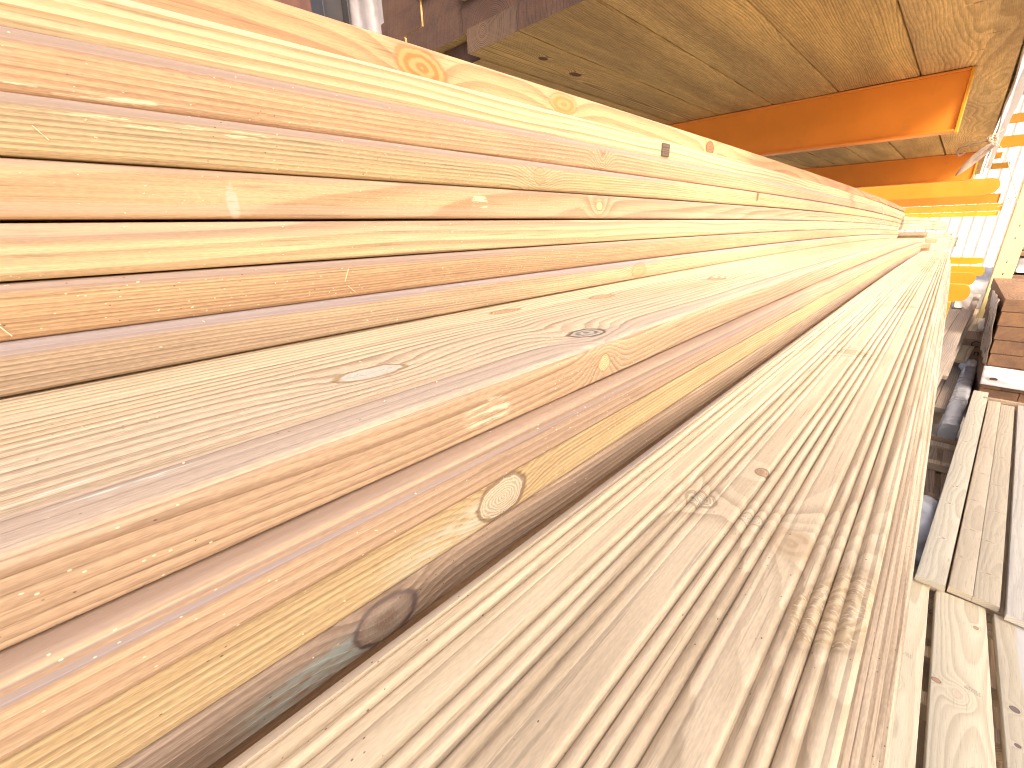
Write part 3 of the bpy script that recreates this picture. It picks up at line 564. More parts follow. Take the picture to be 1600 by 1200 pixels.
# white wrapped bundle and brown board seen in the gap behind the top board
def cloth_column(name, cx, cyy, rx, ry, z0, z1, mat, label, cat, folds=9, seed=3):
    rr = random.Random(seed); V, F = [], []; nu, nv = 48, 14; ph = [rr.uniform(0, 6.28) for _ in range(5)]
    for j in range(nv + 1):
        t = j / nv; z = z0 + (z1 - z0) * t
        for i in range(nu):
            a = 2 * math.pi * i / nu
            k = 1 + 0.10 * math.sin(folds * a + ph[0] + 1.2 * t) + 0.06 * math.sin(5 * a + ph[1] - 3 * t) + 0.04 * math.sin(17 * a + ph[2] + 5 * t)
            k *= 1.0 - 0.18 * t ** 3
            V.append((rx * k * math.cos(a), ry * k * math.sin(a), z - z0))
    for j in range(nv):
        for i in range(nu): F.append((j * nu + i, j * nu + (i + 1) % nu, (j + 1) * nu + (i + 1) % nu, (j + 1) * nu + i))
    F.append(tuple(range(nu))[::-1]); F.append(tuple(nv * nu + i for i in range(nu)))
    return tag(mesh(name, V, F, mat, loc=(cx, cyy, z0 + CZ), autosm=1.2), label, cat)
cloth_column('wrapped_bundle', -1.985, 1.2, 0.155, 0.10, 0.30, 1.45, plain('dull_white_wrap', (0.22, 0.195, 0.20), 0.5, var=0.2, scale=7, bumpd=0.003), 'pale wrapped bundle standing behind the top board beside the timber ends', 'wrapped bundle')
bb = extrude('timber_board', rrect(-3.6, -1.45, 0.3, 1.6, 0.004), 1.42, 1.47, wood('red_brown_board', (0.22, 0.085, 0.05), (0.15, 0.055, 0.03), seed=71), sag=0)
tag(bb, 'dark red-brown board upright behind the top board, beside the grey post', 'board')

# ------------------------------------------------------------------ lower right: pale planks on the ground packs
def pale(name, e, l, seed, kn=(), pith=(0.30, -1.50), sp=0.0075, **k):
    return wood(name, e, l, pith=pith, spacing=sp, warp=0.013, slope=0.012, late_k=0.45, seed=seed, knots=kn, fib=0.09, streaks=0.1, rough=0.62, bumpd=0.0003, tint=((0.95, 0.92, 0.90), (1.05, 1.03, 1.0)), **k)
PE, PL = (0.72, 0.64, 0.44), (0.54, 0.41, 0.23)
kd_ = dict(c1=(0.56, 0.36, 0.24), c2=(0.46, 0.27, 0.17), line=0.9, lc=(0.2, 0.1, 0.07), n=3)
LOWM = [pale('near_plank_wood_0', PE, PL, 201, [KN(plane='xy', c=0.168, y=1.28, s=0.0030, el=2.0, amp=2, **kd_), KN(plane='xy', c=0.165, y=1.42, s=0.004, el=2.2, amp=5, spread=3.5, op=0.1, line=0.0)], pith=(0.165, -1.42)),
        pale('near_plank_wood_1', (0.74, 0.66, 0.46), PL, 202, [KN(plane='xy', c=0.253, y=1.505, s=0.0105, el=0.85, amp=1.2, **kd_), KN(plane='xy', c=0.300, y=1.49, s=0.010, el=1.5, amp=2.6, spread=2.8, op=0.35, line=0.0, c1=(0.66, 0.48, 0.38), c2=(0.62, 0.42, 0.32), n=3),
              KN(plane='xy', c=0.342, y=1.83, s=0.006, el=1.3, amp=1.4, **kd_)], pith=(0.305, -1.40), sp=0.006),
        pale('near_plank_wood_2', (0.73, 0.65, 0.45), PL, 203, [KN(plane='xy', c=0.412, y=1.54, s=0.010, el=1.0, amp=1.5, c1=(0.3, 0.24, 0.22), c2=(0.2, 0.15, 0.14), line=0.8), KN(plane='xy', c=0.410, y=1.415, s=0.006, el=1.0, amp=1.5, c1=(0.3, 0.22, 0.2), c2=(0.2, 0.15, 0.14), line=0.8)], pith=(0.44, -1.45), grey=[('x', 0.452, 0.022, 0.9, (0.64, 0.63, 0.62))])]
G_LP = 'pale planks of the near ground pack'
nl = ['pale plank beside the decking pile, half hidden, with a faint ink stamp', 'broad pale plank with a round reddish knot near its edge', 'pale plank with two dark knots and a bluish grey streak']
PX = [(0.098, 0.2235), (0.2415, 0.368), (0.3875, 0.512)]
near_planks = []
for i, (x0, x1) in enumerate(PX):
    b = extrude('pale_plank', rrect(x0, x1, -1.328, -1.30, 0.002, 3), -0.4, (1.985, 1.962, 1.95)[i], LOWM[i], sag=0.0, seed=210 + i, seg=12)
    tag(b, nl[i], 'plank', G_LP); near_planks.append(b)
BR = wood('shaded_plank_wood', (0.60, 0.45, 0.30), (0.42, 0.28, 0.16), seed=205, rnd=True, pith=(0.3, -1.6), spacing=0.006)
for r_ in range(3):
    for i in range(4):
        x0 = 0.07 + i * 0.131
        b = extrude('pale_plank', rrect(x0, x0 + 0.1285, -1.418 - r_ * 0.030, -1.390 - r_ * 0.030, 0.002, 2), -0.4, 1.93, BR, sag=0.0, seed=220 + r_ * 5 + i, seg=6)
        tag(b, 'pinkish plank in the layers under the near pale planks', 'plank', G_LP)
# bearers between the layers and on the ground
BAT = wood('batten_wood', (0.62, 0.47, 0.30), (0.44, 0.29, 0.16), seed=240, rnd=True, pith=(0.3, -1.3), spacing=0.004)
def batten(x0, x1, y0, y1, z0, z1, lab, rot=0.0):
    b = box('bearer', x0, x1, y0, y1, z0, z1, BAT, None, 0.002, ((x0 + x1) / 2, y0, z0)); b.rotation_euler = (0, 0, rot)
    return tag(b, lab, 'bearer', 'wooden bearers of the ground packs')
for k, y in enumerate((0.3, 1.42, 1.62)):
    batten(0.06, 0.60, y, y + 0.05, -1.3895, -1.3285, 'small bearer showing in the gaps between the near pale planks')
for k, y in enumerate((0.1, 1.6)):
    batten(0.06, 0.60, y, y + 0.08, -1.60, -1.4785, 'thick bearer on the ground under the near pack')
# ink stamps
INK = plain('stamp_ink', (0.40, 0.36, 0.30), 0.8, var=0.2, scale=200)
def text(name, s, size, mat, parent, loc, rot, ext=0.00015):
    cu = bpy.data.curves.new(name, 'FONT'); cu.body = s; cu.size = size; cu.extrude = ext; cu.align_x = 'CENTER'; cu.materials.append(mat)
    o = bpy.data.objects.new(name, cu); col.objects.link(o); o.parent = parent; o.location = loc; o.rotation_euler = rot
    bpy.context.view_layer.update()
    me = bpy.data.meshes.new_from_object(o.evaluated_get(bpy.context.evaluated_depsgraph_get()))
    bpy.data.objects.remove(o); me.materials.clear(); me.materials.append(mat)
    o = bpy.data.objects.new(name, me); col.objects.link(o); o.parent = parent; o.location = loc; o.rotation_euler = rot
    return o
for p, (wx, wy) in ((near_planks[0], (0.180, 1.555)), (near_planks[1], (0.330, 1.535))):
    L = p.location
    text('ink_stamp', 'CE MS S\n0832 C24', 0.0088, INK, p, (wx - L.x, wy - L.y, -1.2997 - (L.z - CZ)), (0, 0, R_(-14)))

# upper pack: narrower planks, turned a little
YW = R_(4.1)
G_UP = 'pale planks of the second ground pack'
UPM = [pale('far_plank_wood_0', (0.64, 0.60, 0.46), (0.48, 0.40, 0.26), 301, [KN(plane='xy', c=c, y=y, s=0.0045, el=0.7, amp=2.0, spread=2.6, c1=(0.3, 0.2, 0.14), c2=(0.2, 0.12, 0.08), line=0.8) for (c, y) in ((0.222, 2.28), (0.212, 2.62), (0.208, 2.82), (0.222, 2.83), (0.216, 3.12), (0.213, 3.5), (0.222, 3.85), (0.212, 4.15))], pith=(0.215, -1.36), sp=0.006),
       pale('far_plank_wood_1', (0.64, 0.55, 0.39), (0.48, 0.38, 0.24), 302, [KN(plane='xy', c=c, y=y, s=0.007, el=0.5, amp=2.0, spread=2.6, op=0.6, c1=(0.5, 0.34, 0.2), c2=(0.4, 0.26, 0.15), line=0.5) for (c, y) in ((0.28, 2.2), (0.30, 2.45), (0.285, 2.75), (0.30, 3.1), (0.29, 3.5), (0.3, 3.9))], pith=(0.29, -1.36)),
       pale('far_plank_wood_2', (0.62, 0.54, 0.38), (0.46, 0.37, 0.24), 303, [KN(plane='xy', c=c, y=y, s=0.007, el=0.45, amp=2.0, spread=2.6, op=0.7, c1=(0.46, 0.3, 0.18), c2=(0.36, 0.22, 0.13), line=0.6) for (c, y) in ((0.36, 2.15), (0.35, 2.4), (0.365, 2.7), (0.355, 3.0), (0.36, 3.4), (0.35, 3.8))], pith=(0.37, -1.36)),
       pale('far_plank_wood_3', (0.70, 0.66, 0.57), (0.52, 0.46, 0.36), 304, pith=(0.45, -1.4)),
       pale('far_plank_wood_4', (0.66, 0.54, 0.38), (0.50, 0.37, 0.23), 305, pith=(0.52, -1.4))]
ux = [(0.178, 0.2575, -1.262, 4.68, 1.945), (0.2665, 0.328, -1.270, 4.5, 1.965), (0.3290, 0.394, -1.270, 4.46, 1.965), (0.4085, 0.49, -1.266, 4.5, 1.935), (0.494, 0.56, -1.27, 4.5, 1.96)]
ul = ['greenish raised plank with a row of small dark knots down it', 'tan plank just beside the raised knotty plank', 'tan plank with dark cross marks in the middle of the second pack', 'whitish grey plank at the picture edge of the second pack', 'tan plank beyond the whitish plank of the second pack']
for i, (x0, x1, zt, ye, yb) in enumerate(ux):
    b = extrude('pale_plank', rrect(x0, x1, zt - 0.024, zt, 0.0018, 3), yb, ye, UPM[i], sag=0.0, yaw=YW, pivot=(0.26, 1.95), seed=310 + i, seg=12)
    tag(b, ul[i], 'plank', G_UP)
b = extrude('pale_plank', rrect(0.184, 0.262, -1.312, -1.288, 0.0018, 3), 1.96, 4.62, UPM[4], sag=0.0, yaw=YW, pivot=(0.26, 1.95), seed=318, seg=8)
tag(b, 'plank directly beneath the raised greenish plank of the second pack', 'plank', G_UP)
for r_ in range(6):
    for i in range(5):
        x0 = 0.19 + i * 0.078
        if r_ == 0 and i == 0: continue
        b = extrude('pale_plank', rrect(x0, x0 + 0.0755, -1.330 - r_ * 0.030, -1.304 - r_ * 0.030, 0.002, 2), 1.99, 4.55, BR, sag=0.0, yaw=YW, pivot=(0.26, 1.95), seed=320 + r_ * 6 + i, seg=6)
        tag(b, 'brown-shaded plank in the layers under the second pack', 'plank', G_UP)
batten(0.42, 0.95, 4.50, 4.53, -1.283, -1.258, 'thin pale bearer lying across behind the plank ends', rot=-0.02)
for y in (2.2, 3.9): batten(0.2, 0.75, y, y + 0.09, -1.60, -1.4815, 'thick bearer on the ground under the second pack')

# ------------------------------------------------------------------ pallets and plastic in the shaded aisle
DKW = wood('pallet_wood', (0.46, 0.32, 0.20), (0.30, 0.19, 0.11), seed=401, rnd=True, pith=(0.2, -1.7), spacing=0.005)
def pallet(cx, y0, y1, z, label, w=0.36):
    root = empty('pallet', (cx, y0, z + CZ), label, 'pallet', 'shaded pallets in the aisle')
    o = (cx, y0, z)
    for k in range(4):
        xx = cx - w / 2 + k * (w - 0.07) / 3
        box('top_slat', xx, xx + 0.07, y0, y1, z + 0.086, z + 0.102, DKW, root, 0.002, o)
    for k in range(3):
        yy = y0 + k * (y1 - y0 - 0.06) / 2
        box('cross_rail', cx - w / 2 - 0.03, cx + w / 2 + 0.03, yy, yy + 0.06, z + 0.103, z + 0.150, DKW if k != 1 else BAT, root, 0.003, o)
        box('foot_block', cx - w / 2, cx + w / 2, yy, yy + 0.06, z, z + 0.085, DKW, root, 0.003, o)
    return root
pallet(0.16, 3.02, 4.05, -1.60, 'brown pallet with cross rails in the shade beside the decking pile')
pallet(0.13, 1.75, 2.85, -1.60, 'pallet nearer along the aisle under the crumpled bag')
def lump(name, c, rx, ry, rz, mat, label, cat, seed=1, amp=0.22):
    bm = bmesh.new(); bmesh.ops.create_icosphere(bm, subdivisions=4, radius=1); rr = random.Random(seed)
    dirs = [(Vector((rr.gauss(0, 1), rr.gauss(0, 1), rr.gauss(0, 1))).normalized(), rr.uniform(3, 9), rr.uniform(0, 6.28)) for _ in range(9)]
    for v in bm.verts:
        k = 1 + sum(amp / 4 * abs(math.sin(f * v.co.dot(d) + p)) for d, f, p in dirs) - amp
        v.co = Vector((v.co.x * rx * k, v.co.y * ry * k, max(v.co.z, -0.6) * rz * k))
    me = bpy.data.meshes.new(name); bm.to_mesh(me); bm.free(); me.materials.append(mat)
    for p in me.polygons: p.use_smooth = True
    ob = bpy.data.objects.new(name, me); col.objects.link(ob); ob.location = (c[0], c[1], c[2] + CZ)
    return tag(ob, label, cat)
lump('plastic_bag', (0.16, 2.56, -1.40), 0.12, 0.26, 0.11, WRAPG, 'crumpled pale grey plastic bag in the gap beside the decking pile', 'plastic bag', 4)
# long pack wrapped in grey film
def wrapped_pack(name, x0, x1, y0, y1, z0, z1, mat, label, yaw=0.0, seed=2, amp=0.008):
    rr = random.Random(seed); V, F = [], []; prof = rrect(x0, x1, z0, z1, 0.03, 5)
    pp = []
    for i in range(len(prof)):
        a, b_ = prof[i], prof[(i + 1) % len(prof)]
        L = math.dist(a, b_); m_ = max(1, int(L / 0.02))
        for j in range(m_): pp.append((a[0] + (b_[0] - a[0]) * j / m_, a[1] + (b_[1] - a[1]) * j / m_))
    n = len(pp); seg = int((y1 - y0) / 0.03); ph = [rr.uniform(0, 6.28) for _ in range(6)]
    cx, cz = (x0 + x1) / 2, (z0 + z1) / 2
    for i in range(seg + 1):
        y = y0 + (y1 - y0) * i / seg
        e = min(1, (i + 0.4) / 3, (seg - i + 0.4) / 3) ** 0.5
        for j, (x, z) in enumerate(pp):
            th = math.atan2(z - cz, x - cx)
            k = 1 + amp / 0.1 * (math.sin(y * 31 + th * 4 + ph[0]) * 0.5 + 0.5 * abs(math.sin(y * 17 - th * 3 + ph[1])) + 0.35 * math.sin(y * 60 + th * 9 + ph[2]) - 0.3)
            xx = cx + (x - cx) * k * (0.9 + 0.1 * e) + (y - y0) * math.tan(yaw); zz = cz + (z - cz) * k * (0.85 + 0.15 * e)
            V.append((xx - cx, y - y0, zz - z0))
    for i in range(seg):
        for j in range(n): F.append((i * n + j, i * n + (j + 1) % n, (i + 1) * n + (j + 1) % n, (i + 1) * n + j))
    F.append(tuple(range(n))); F.append(tuple(seg * n + j for j in reversed(range(n))))
    return tag(mesh(name, V, F, mat, loc=(cx, y0, z0 + CZ), autosm=1.3), label, 'wrapped pack')
wrapped_pack('wrapped_pack', 0.222, 0.318, 4.0, 5.85, -1.50, -1.335, WRAPG, 'long narrow pack wrapped in wrinkled grey film behind the greenish plank', yaw=0.066, seed=6, amp=0.006)
lump('plastic_bag', (0.385, 5.88, -1.36), 0.06, 0.09, 0.06, WRAPW, 'white plastic bunched at the far end of the grey wrapped pack', 'plastic bag', 9)

# ------------------------------------------------------------------ brown timber pack at right with a white skirt of plastic
BRT = wood('brown_pack_wood', (0.36, 0.185, 0.085), (0.22, 0.10, 0.045), seed=501, rnd=True, pith=(0.6, -1.0), spacing=0.006, warp=0.03, blotch=((0.5, 0.27, 0.10), 0.4))
G_BP = 'brown timbers of the pack at the picture edge'
PY = 5.0
rowz = [-1.60, -1.51, -1.42, -1.32, -1.23, -1.13, -1.03, -0.92, -0.81, -0.70, -0.60]
nm = ['lowest', 'second', 'third', 'fourth', 'fifth', 'sixth', 'seventh', 'eighth', 'ninth', 'top']
for i in range(10):
    if i in (3,):
        pass
    cuts = [0.425, 0.545 + 0.05 * (i % 3), 0.82 + 0.04 * (i % 2), 1.25] if i < 5 else [0.425 - 0.007 * (i - 4), 0.70 + 0.07 * (i % 2), 1.25]
    for k in range(len(cuts) - 1):
        b = box('brown_timber', cuts[k] + 0.002, cuts[k + 1] - 0.002, PY + 0.006 * ((i * 3 + k) % 3), PY + 1.7, rowz[i] + (0.0 if i == 0 else 0.002), rowz[i + 1] - 0.002, BRT, None, 0.003, (cuts[k], PY, rowz[i]))
        tag(b, 'brown timber, %s layer of the pack, %s from the plastic corner' % (nm[i], ['nearest', 'second', 'third'][k]), 'timber', G_BP)
def sheet(name, P, nu, nv, mat, label, cat, amp=0.006, seed=1, thick=0.0015, freq=(9, 5)):
    """Plastic sheet spanned by four corners (a, b along u; c, d opposite), with folds."""
    rr = random.Random(seed); ph = [rr.uniform(0, 6.28) for _ in range(4)]; a, b, c, d = [Vector(p) for p in P]
    nrm = (b - a).cross(c - a).normalized(); V, F = [], []
    for j in range(nv + 1):
        for i in range(nu + 1):
            u, v = i / nu, j / nv
            p = a.lerp(b, u).lerp(c.lerp(d, u), v)
            p = p + nrm * amp * (math.sin(freq[0] * u * 6.28 + ph[0] + 3 * v) + 0.6 * math.sin(freq[1] * v * 6.28 + ph[1] + 5 * u) + 0.5 * math.sin(23 * u + 17 * v + ph[2]))
            V.append(tuple(p - a))
    for j in range(nv):
        for i in range(nu): k = j * (nu + 1) + i; F.append((k, k + 1, k + nu + 2, k + nu + 1))
    o = mesh(name, V, F, mat, loc=(a.x, a.y, a.z + CZ), autosm=1.3)
    mo = o.modifiers.new('thick', 'SOLIDIFY'); mo.thickness = thick
    return tag(o, label, cat)
sk = sheet('plastic_sheet', [(0.415, PY - 0.05, -1.275), (1.25, PY - 0.05, -1.29), (0.405, PY - 0.02, -1.13), (1.25, PY - 0.02, -1.14)], 70, 16, WRAPW, 'white plastic skirt round the brown timber pack with a dark hole near its corner', 'plastic sheet', 0.004, 5, freq=(3, 1))
hole = lump('torn_hole', (0, 0, 0), 0.022, 0.004, 0.012, plain('dark_hole', (0.09, 0.06, 0.05), 0.9), None, None, 2, 0.1)
hole.parent = sk; hole.location = (0.062, -0.012, 0.055)
sheet('plastic_sheet', [(0.405, PY - 0.03, -1.13), (0.405, PY + 0.75, -1.13), (0.365, PY - 0.03, -0.62), (0.365, PY + 0.75, -0.62)], 26, 26, plain('cloudy_film', (0.52, 0.44, 0.38), 0.3, var=0.15, scale=10), 'cloudy grey film hanging down the corner of the brown timber pack', 'plastic sheet', 0.005, 8, freq=(3, 1))

# ------------------------------------------------------------------ packs further back in the aisle
MP = wood('dusty_board_wood', (0.50, 0.40, 0.31), (0.36, 0.27, 0.20), seed=601, rnd=True, pith=(0.2, -1.2), spacing=0.006)
G_MP = 'dusty boards of the pack beyond the decking pile'
for i in range(3):
    x0 = -0.165 + i * 0.088
    for r_ in range(3):
        b = extrude('dusty_board', rrect(x0, x0 + 0.086, -0.93 - r_ * 0.031, -0.902 - r_ * 0.031, 0.002, 2), 3.0 + 0.04 * r_, 6.3 + 0.1 * i, MP, sag=0.0, seed=610 + i * 3 + r_, seg=8, yaw=0.063, pivot=(0.09, 3.0))
        tag(b, ['dusty grey-brown board on top of the middle pack, closest to the decking pile', 'dusty grey-brown board on top of the middle pack, in its middle', 'dusty grey-brown board on top of the middle pack, along its open edge'][i] if r_ == 0 else 'dusty board in the lower layers of the middle pack', 'board', G_MP)
for y in (3.5, 4.8, 6.0):
    xr = 0.06 + (y - 3) * 0.063
    b = box('bearer', xr - 0.2, xr - 0.03, y, y + 0.1, -1.60, -0.994, BAT, None, 0.003, (xr - .1, y, -1.6)); tag(b, 'upright timber block under the dusty middle pack', 'bearer', 'blocks under the middle pack')
for i in range(3):
    x0 = 0.03 + i * 0.075
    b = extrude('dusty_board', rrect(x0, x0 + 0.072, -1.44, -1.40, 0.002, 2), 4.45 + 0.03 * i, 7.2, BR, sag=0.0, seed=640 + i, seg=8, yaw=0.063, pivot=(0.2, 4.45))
    tag(b, ['low tan board under the dusty middle pack, deepest in the shade', 'low tan board under the dusty middle pack, in between', 'low tan board touching the grey wrapped pack'][i], 'board', 'low tan boards in the aisle')
for y in (4.7, 6.6):
    b = box('bearer', 0.03 + (y - 4.4) * .06, 0.24 + (y - 4.4) * .06, y, y + 0.08, -1.60, -1.442, BAT, None, 0.003, (0.1, y, -1.6)); tag(b, 'squat block on the ground under the low tan boards', 'bearer', 'blocks under the low tan boards')
def plank_between(name, a, b_, w, t, mat, label, cat, group=None, up_=(0, 0, 1)):
    a, b_ = Vector(a), Vector(b_); d = (b_ - a); L = d.length; d.normalize(); s = d.cross(Vector(up_)).normalized(); n_ = s.cross(d)
    prof = rrect(-w / 2, w / 2, -t / 2, t / 2, 0.002, 2); V, RS, F = [], [], []
    n = len(prof)
    for i in range(9):
        for (x, z) in prof:
            V.append(tuple(d * L * i / 8 + s * x + n_ * z)); RS.append((x, L * i / 8, z))
    for i in range(8):
        for j in range(n): F.append((i * n + j, i * n + (j + 1) % n, (i + 1) * n + (j + 1) % n, (i + 1) * n + j))
    F.append(tuple(range(n))); F.append(tuple(8 * n + j for j in reversed(range(n))))
    return tag(mesh(name, V, F, mat, None, RS, loc=(a.x, a.y, a.z + CZ)), label, cat, group)
LEAN = wood('leaning_plank_wood', (0.80, 0.66, 0.38), (0.60, 0.42, 0.2), seed=620, pith=(0, -0.1), spacing=0.006)
plank_between('leaning_plank', (0.285, 5.6, -1.262), (0.50, 7.6, -0.96), 0.11, 0.03, LEAN, 'sunlit yellow plank leaning up behind the grey wrapped pack', 'plank')
plank_between('leaning_plank', (0.17, 4.3, -1.1), (0.35, 7.3, -0.86), 0.05, 0.03, MP, 'thin grey plank leaning along the edge of the dusty middle pack', 'plank')
SG = wood('stencilled_timber_wood', (0.46, 0.30, 0.17), (0.32, 0.19, 0.10), seed=622, pith=(0.4, -1.2), spacing=0.005)
sg = box('stencilled_timber', 0.30, 0.49, 6.0, 8.4, -1.32, -1.12, SG, None, 0.004, (0.39, 6.0, -1.32))
tag(sg, 'squared timber end with dark stencilled letters under the leaning plank', 'timber')
for ch, lx, lz in (('C', -0.01, 0.125), ('n', 0.02, 0.045), ('e', 0.065, 0.045)): text('stencil_letter', ch, 0.085, plain('black_ink', (0.05, 0.04, 0.04), 0.8), sg, (lx, -0.003, lz), (R_(90), 0, 0), 0.001)
sg2 = box('squared_timber', 0.28, 0.49, 5.98, 8.3, -1.60, -1.323, wood('under_timber_wood', (0.46, 0.32, 0.20), (0.3, 0.2, 0.12), seed=624), None, 0.004, (0.39, 6.0, -1.6)); tag(sg2, 'plain squared timber under the stencilled one', 'timber')
lump('plastic_bag', (0.44, 6.4, -1.04), 0.05, 0.12, 0.07, WRAPW, 'small white scrap of plastic on the stencilled timber', 'plastic scrap', 12)
wrapped_pack('wrapped_pack', 0.20, 0.55, 8.2, 10.5, -1.15, -0.78, plain('bright_wrap', (0.8, 0.78, 0.76), 0.4, var=0.06, scale=6), 'big white wrapped pack behind the lower arm tips', seed=11, amp=0.01, yaw=0.08)
bl = box('bearer', 0.2, 0.8, 8.4, 10.3, -1.6, -1.16, BAT, None, 0.004, (0.5, 8.4, -1.6)); tag(bl, 'timber block carrying the big white wrapped pack', 'bearer')

# pale yellow perforated upright
po = empty('rack_upright', (0.46, 6.95, 0), 'pale yellow perforated steel upright behind the brown timber pack', 'rack upright')
o = (0.46, 6.95, -CZ)
def holed_plate(name, x0, x1, y, z0, z1, mat, parent, o, step=0.12):
    V, F = [], []; zs = z0
    cx = (x0 + x1) / 2; hw, hh = 0.006, 0.011
    k = 0
    while zs < z1 - 1e-6:
        ze = min(zs + step, z1); cz = (zs + ze) / 2; b0 = len(V)
        V += [(x0, y, zs), (x1, y, zs), (x1, y, ze), (x0, y, ze), (cx - hw, y, cz - hh), (cx + hw, y, cz - hh), (cx + hw, y, cz + hh), (cx - hw, y, cz + hh)]
        F += [(b0, b0 + 1, b0 + 5, b0 + 4), (b0 + 1, b0 + 2, b0 + 6, b0 + 5), (b0 + 2, b0 + 3, b0 + 7, b0 + 6), (b0 + 3, b0, b0 + 4, b0 + 7)]
        zs = ze
    ob = mesh(name, [(v[0] - o[0], v[1] - o[1], v[2] - o[2]) for v in V], F, mat, parent, smooth=False)
    mo = ob.modifiers.new('thick', 'SOLIDIFY'); mo.thickness = 0.004
holed_plate('front_plate', 0.39, 0.53, 6.90, -CZ, 2.6, STEEL_P, po, o)
box('side_plate', 0.386, 0.390, 6.904, 7.03, -CZ, 2.6, STEEL_P, po, 0.001, o)
box('side_plate', 0.530, 0.534, 6.904, 7.03, -CZ, 2.6, STEEL_P, po, 0.001, o)
box('foot_plate', 0.34, 0.58, 6.85, 7.10, -CZ, -CZ + 0.012, STEEL_P, po, 0.002, o)

# rack across the yard: orange beams, boards and white packs at the picture edge
G_FA = 'orange beams of the rack across the yard'
fl = ['topmost orange beam of the rack across the yard', 'second orange beam down across the yard, brighter', 'third yellow beam down across the yard', 'short yellow beam stub beside the twine knot', 'lowest bright yellow beam across the yard, crossed by the twine']
for k, (x0, z0, z1, x1) in enumerate(((0.155, 1.44, 1.60, 1.6), (0.160, 1.14, 1.26, 1.6), (0.170, 0.875, 1.03, 1.6), (0.18, 0.765, 0.855, 0.245), (0.178, 0.645, 0.735, 0.36))):
    yy = 9.0 + 0.25 * k
    r = empty('rack_beam', (x1, yy, z0 + CZ), fl[k], 'rack beam', G_FA); oo = (x1, yy, z0)
    box('arm_beam', x0 + 0.01, x1, yy, yy + 0.06, z0 + 0.006, z1 - 0.006, STEEL_Y if k > 1 else STEEL_O, r, 0.003, oo)
    box('end_plate', x0, x0 + 0.009, yy - 0.006, yy + 0.066, z0, z1, STEEL_Y, r, 0.002, oo)
fc = empty('rack_column', (1.62, 9.3, 0), 'yellow steel column of the rack across the yard', 'rack column'); oo = (1.62, 9.3, -CZ)
box('column_post', 1.60, 1.72, 8.9, 10.2, -CZ, 3.2, STEEL_Y, fc, 0.004, oo)
box('foot_plate', 1.5, 1.82, 8.8, 10.3, -CZ, -CZ + 0.02, STEEL_Y, fc, 0.003, oo)
for k, (x0, z0, z1, y) in enumerate(((0.50, -0.20, -0.10, 8.0), (0.59, -0.46, -0.40, 8.0))):
    b = box('brown_timber', x0, 1.6, y, y + 0.5, z0, z1, BRT, None, 0.004, (x0, y, z0)); tag(b, ['brown timber on the upper level beside the pale upright', 'thin brown timber on the middle level beside the pale upright'][k], 'timber', 'timbers beside the pale upright')
for k, (z0, z1) in enumerate(((-0.66, -0.475), (-0.395, -0.215), (-0.09, 0.22))):
    w_ = wrapped_pack('wrapped_pack', 0.60, 1.6, 8.03, 9.6, z0, z1, WRAPW, ['white wrapped pack, lowest of three beside the pale upright', 'white wrapped pack, middle of three beside the pale upright', 'white wrapped pack, highest of three beside the pale upright'][k], seed=20 + k, amp=0.004)
b = box('brown_timber', 0.60, 1.6, 8.0, 9.6, -1.6, -0.68, BRT, None, 0.004, (0.6, 8, -1.6)); tag(b, 'big brown timber block low beside the pale upright', 'timber', 'timbers beside the pale upright')

# corrugated wall at the end of the yard
V, F = [], []; yw = 16.5; xs = []
x = -6.0
while x < 9.0:
    xs += [(x, 0), (x + 0.135, 0), (x + 0.155, 0.045), (x + 0.19, 0.045)]; x += 0.21
xs = [(a, b) for a, b in xs]
for (a, b) in xs: V += [(a, b, 0.0), (a, b, 4.2)]
for i in range(len(xs) - 1): F.append((2 * i, 2 * i + 2, 2 * i + 3, 2 * i + 1))
cw = mesh('corrugated_wall', V, F, CLAD, loc=(0, yw, 0), smooth=False)
mo = cw.modifiers.new('thick', 'SOLIDIFY'); mo.thickness = 0.002
tag(cw, 'off-white corrugated metal wall closing the end of the yard', 'wall')

# ------------------------------------------------------------------ twine, torn strip, straps, debris
KX, KY, KZ = 0.045, 3.9, 0.405
tw = empty('twine', (KX, KY, KZ + CZ), 'frayed pale twine knotted round the overhead timbers with hanging tails', 'twine'); oo = (KX, KY, KZ)
rr = random.Random(5)
pts = []
for i in range(44):
    a = i * 0.9; pts.append((KX + 0.016 * math.cos(a) + rr.uniform(-.006, .006), KY + 0.014 * math.sin(a * 1.3), KZ + 0.014 * math.sin(a * 0.7) + rr.uniform(-.005, .005)))
tube('knot', spline(pts, 3), 0.0035, TWINE, tw, 6, oo)
tube('tail', spline([(KX, KY, KZ), (KX + 0.06, KY, KZ - 0.07), (KX + 0.115, KY, KZ - 0.19), (KX + 0.165, KY, KZ - 0.31), (KX + 0.185, KY, KZ - 0.40)], 5), 0.0022, TWINE, tw, 6, oo)
tube('tail', spline([(KX + 0.165, KY, KZ - 0.31), (KX + 0.13, KY + 0.02, KZ - 0.315), (KX + 0.15, KY, KZ - 0.34), (KX + 0.10, KY, KZ - 0.355)], 5), 0.0022, TWINE, tw, 6, oo)
tube('tail', spline([(KX - 0.01, KY, KZ), (KX - 0.03, KY, KZ + 0.018), (KX + 0.01, KY, KZ + 0.035), (KX + 0.03, KY, KZ + 0.05)], 5), 0.004, TWINE, tw, 6, oo)
tube('loop', spline([(KX - 0.02, KY, KZ), (KX - 0.09, KY, KZ - 0.012), (KX - 0.135, KY, KZ - 0.03), (KX - 0.125, KY, KZ - 0.065), (KX - 0.10, KY, KZ - 0.045)], 5), 0.004, plain('grey_cord', (0.33, 0.27, 0.25), 0.8), tw, 6, oo)
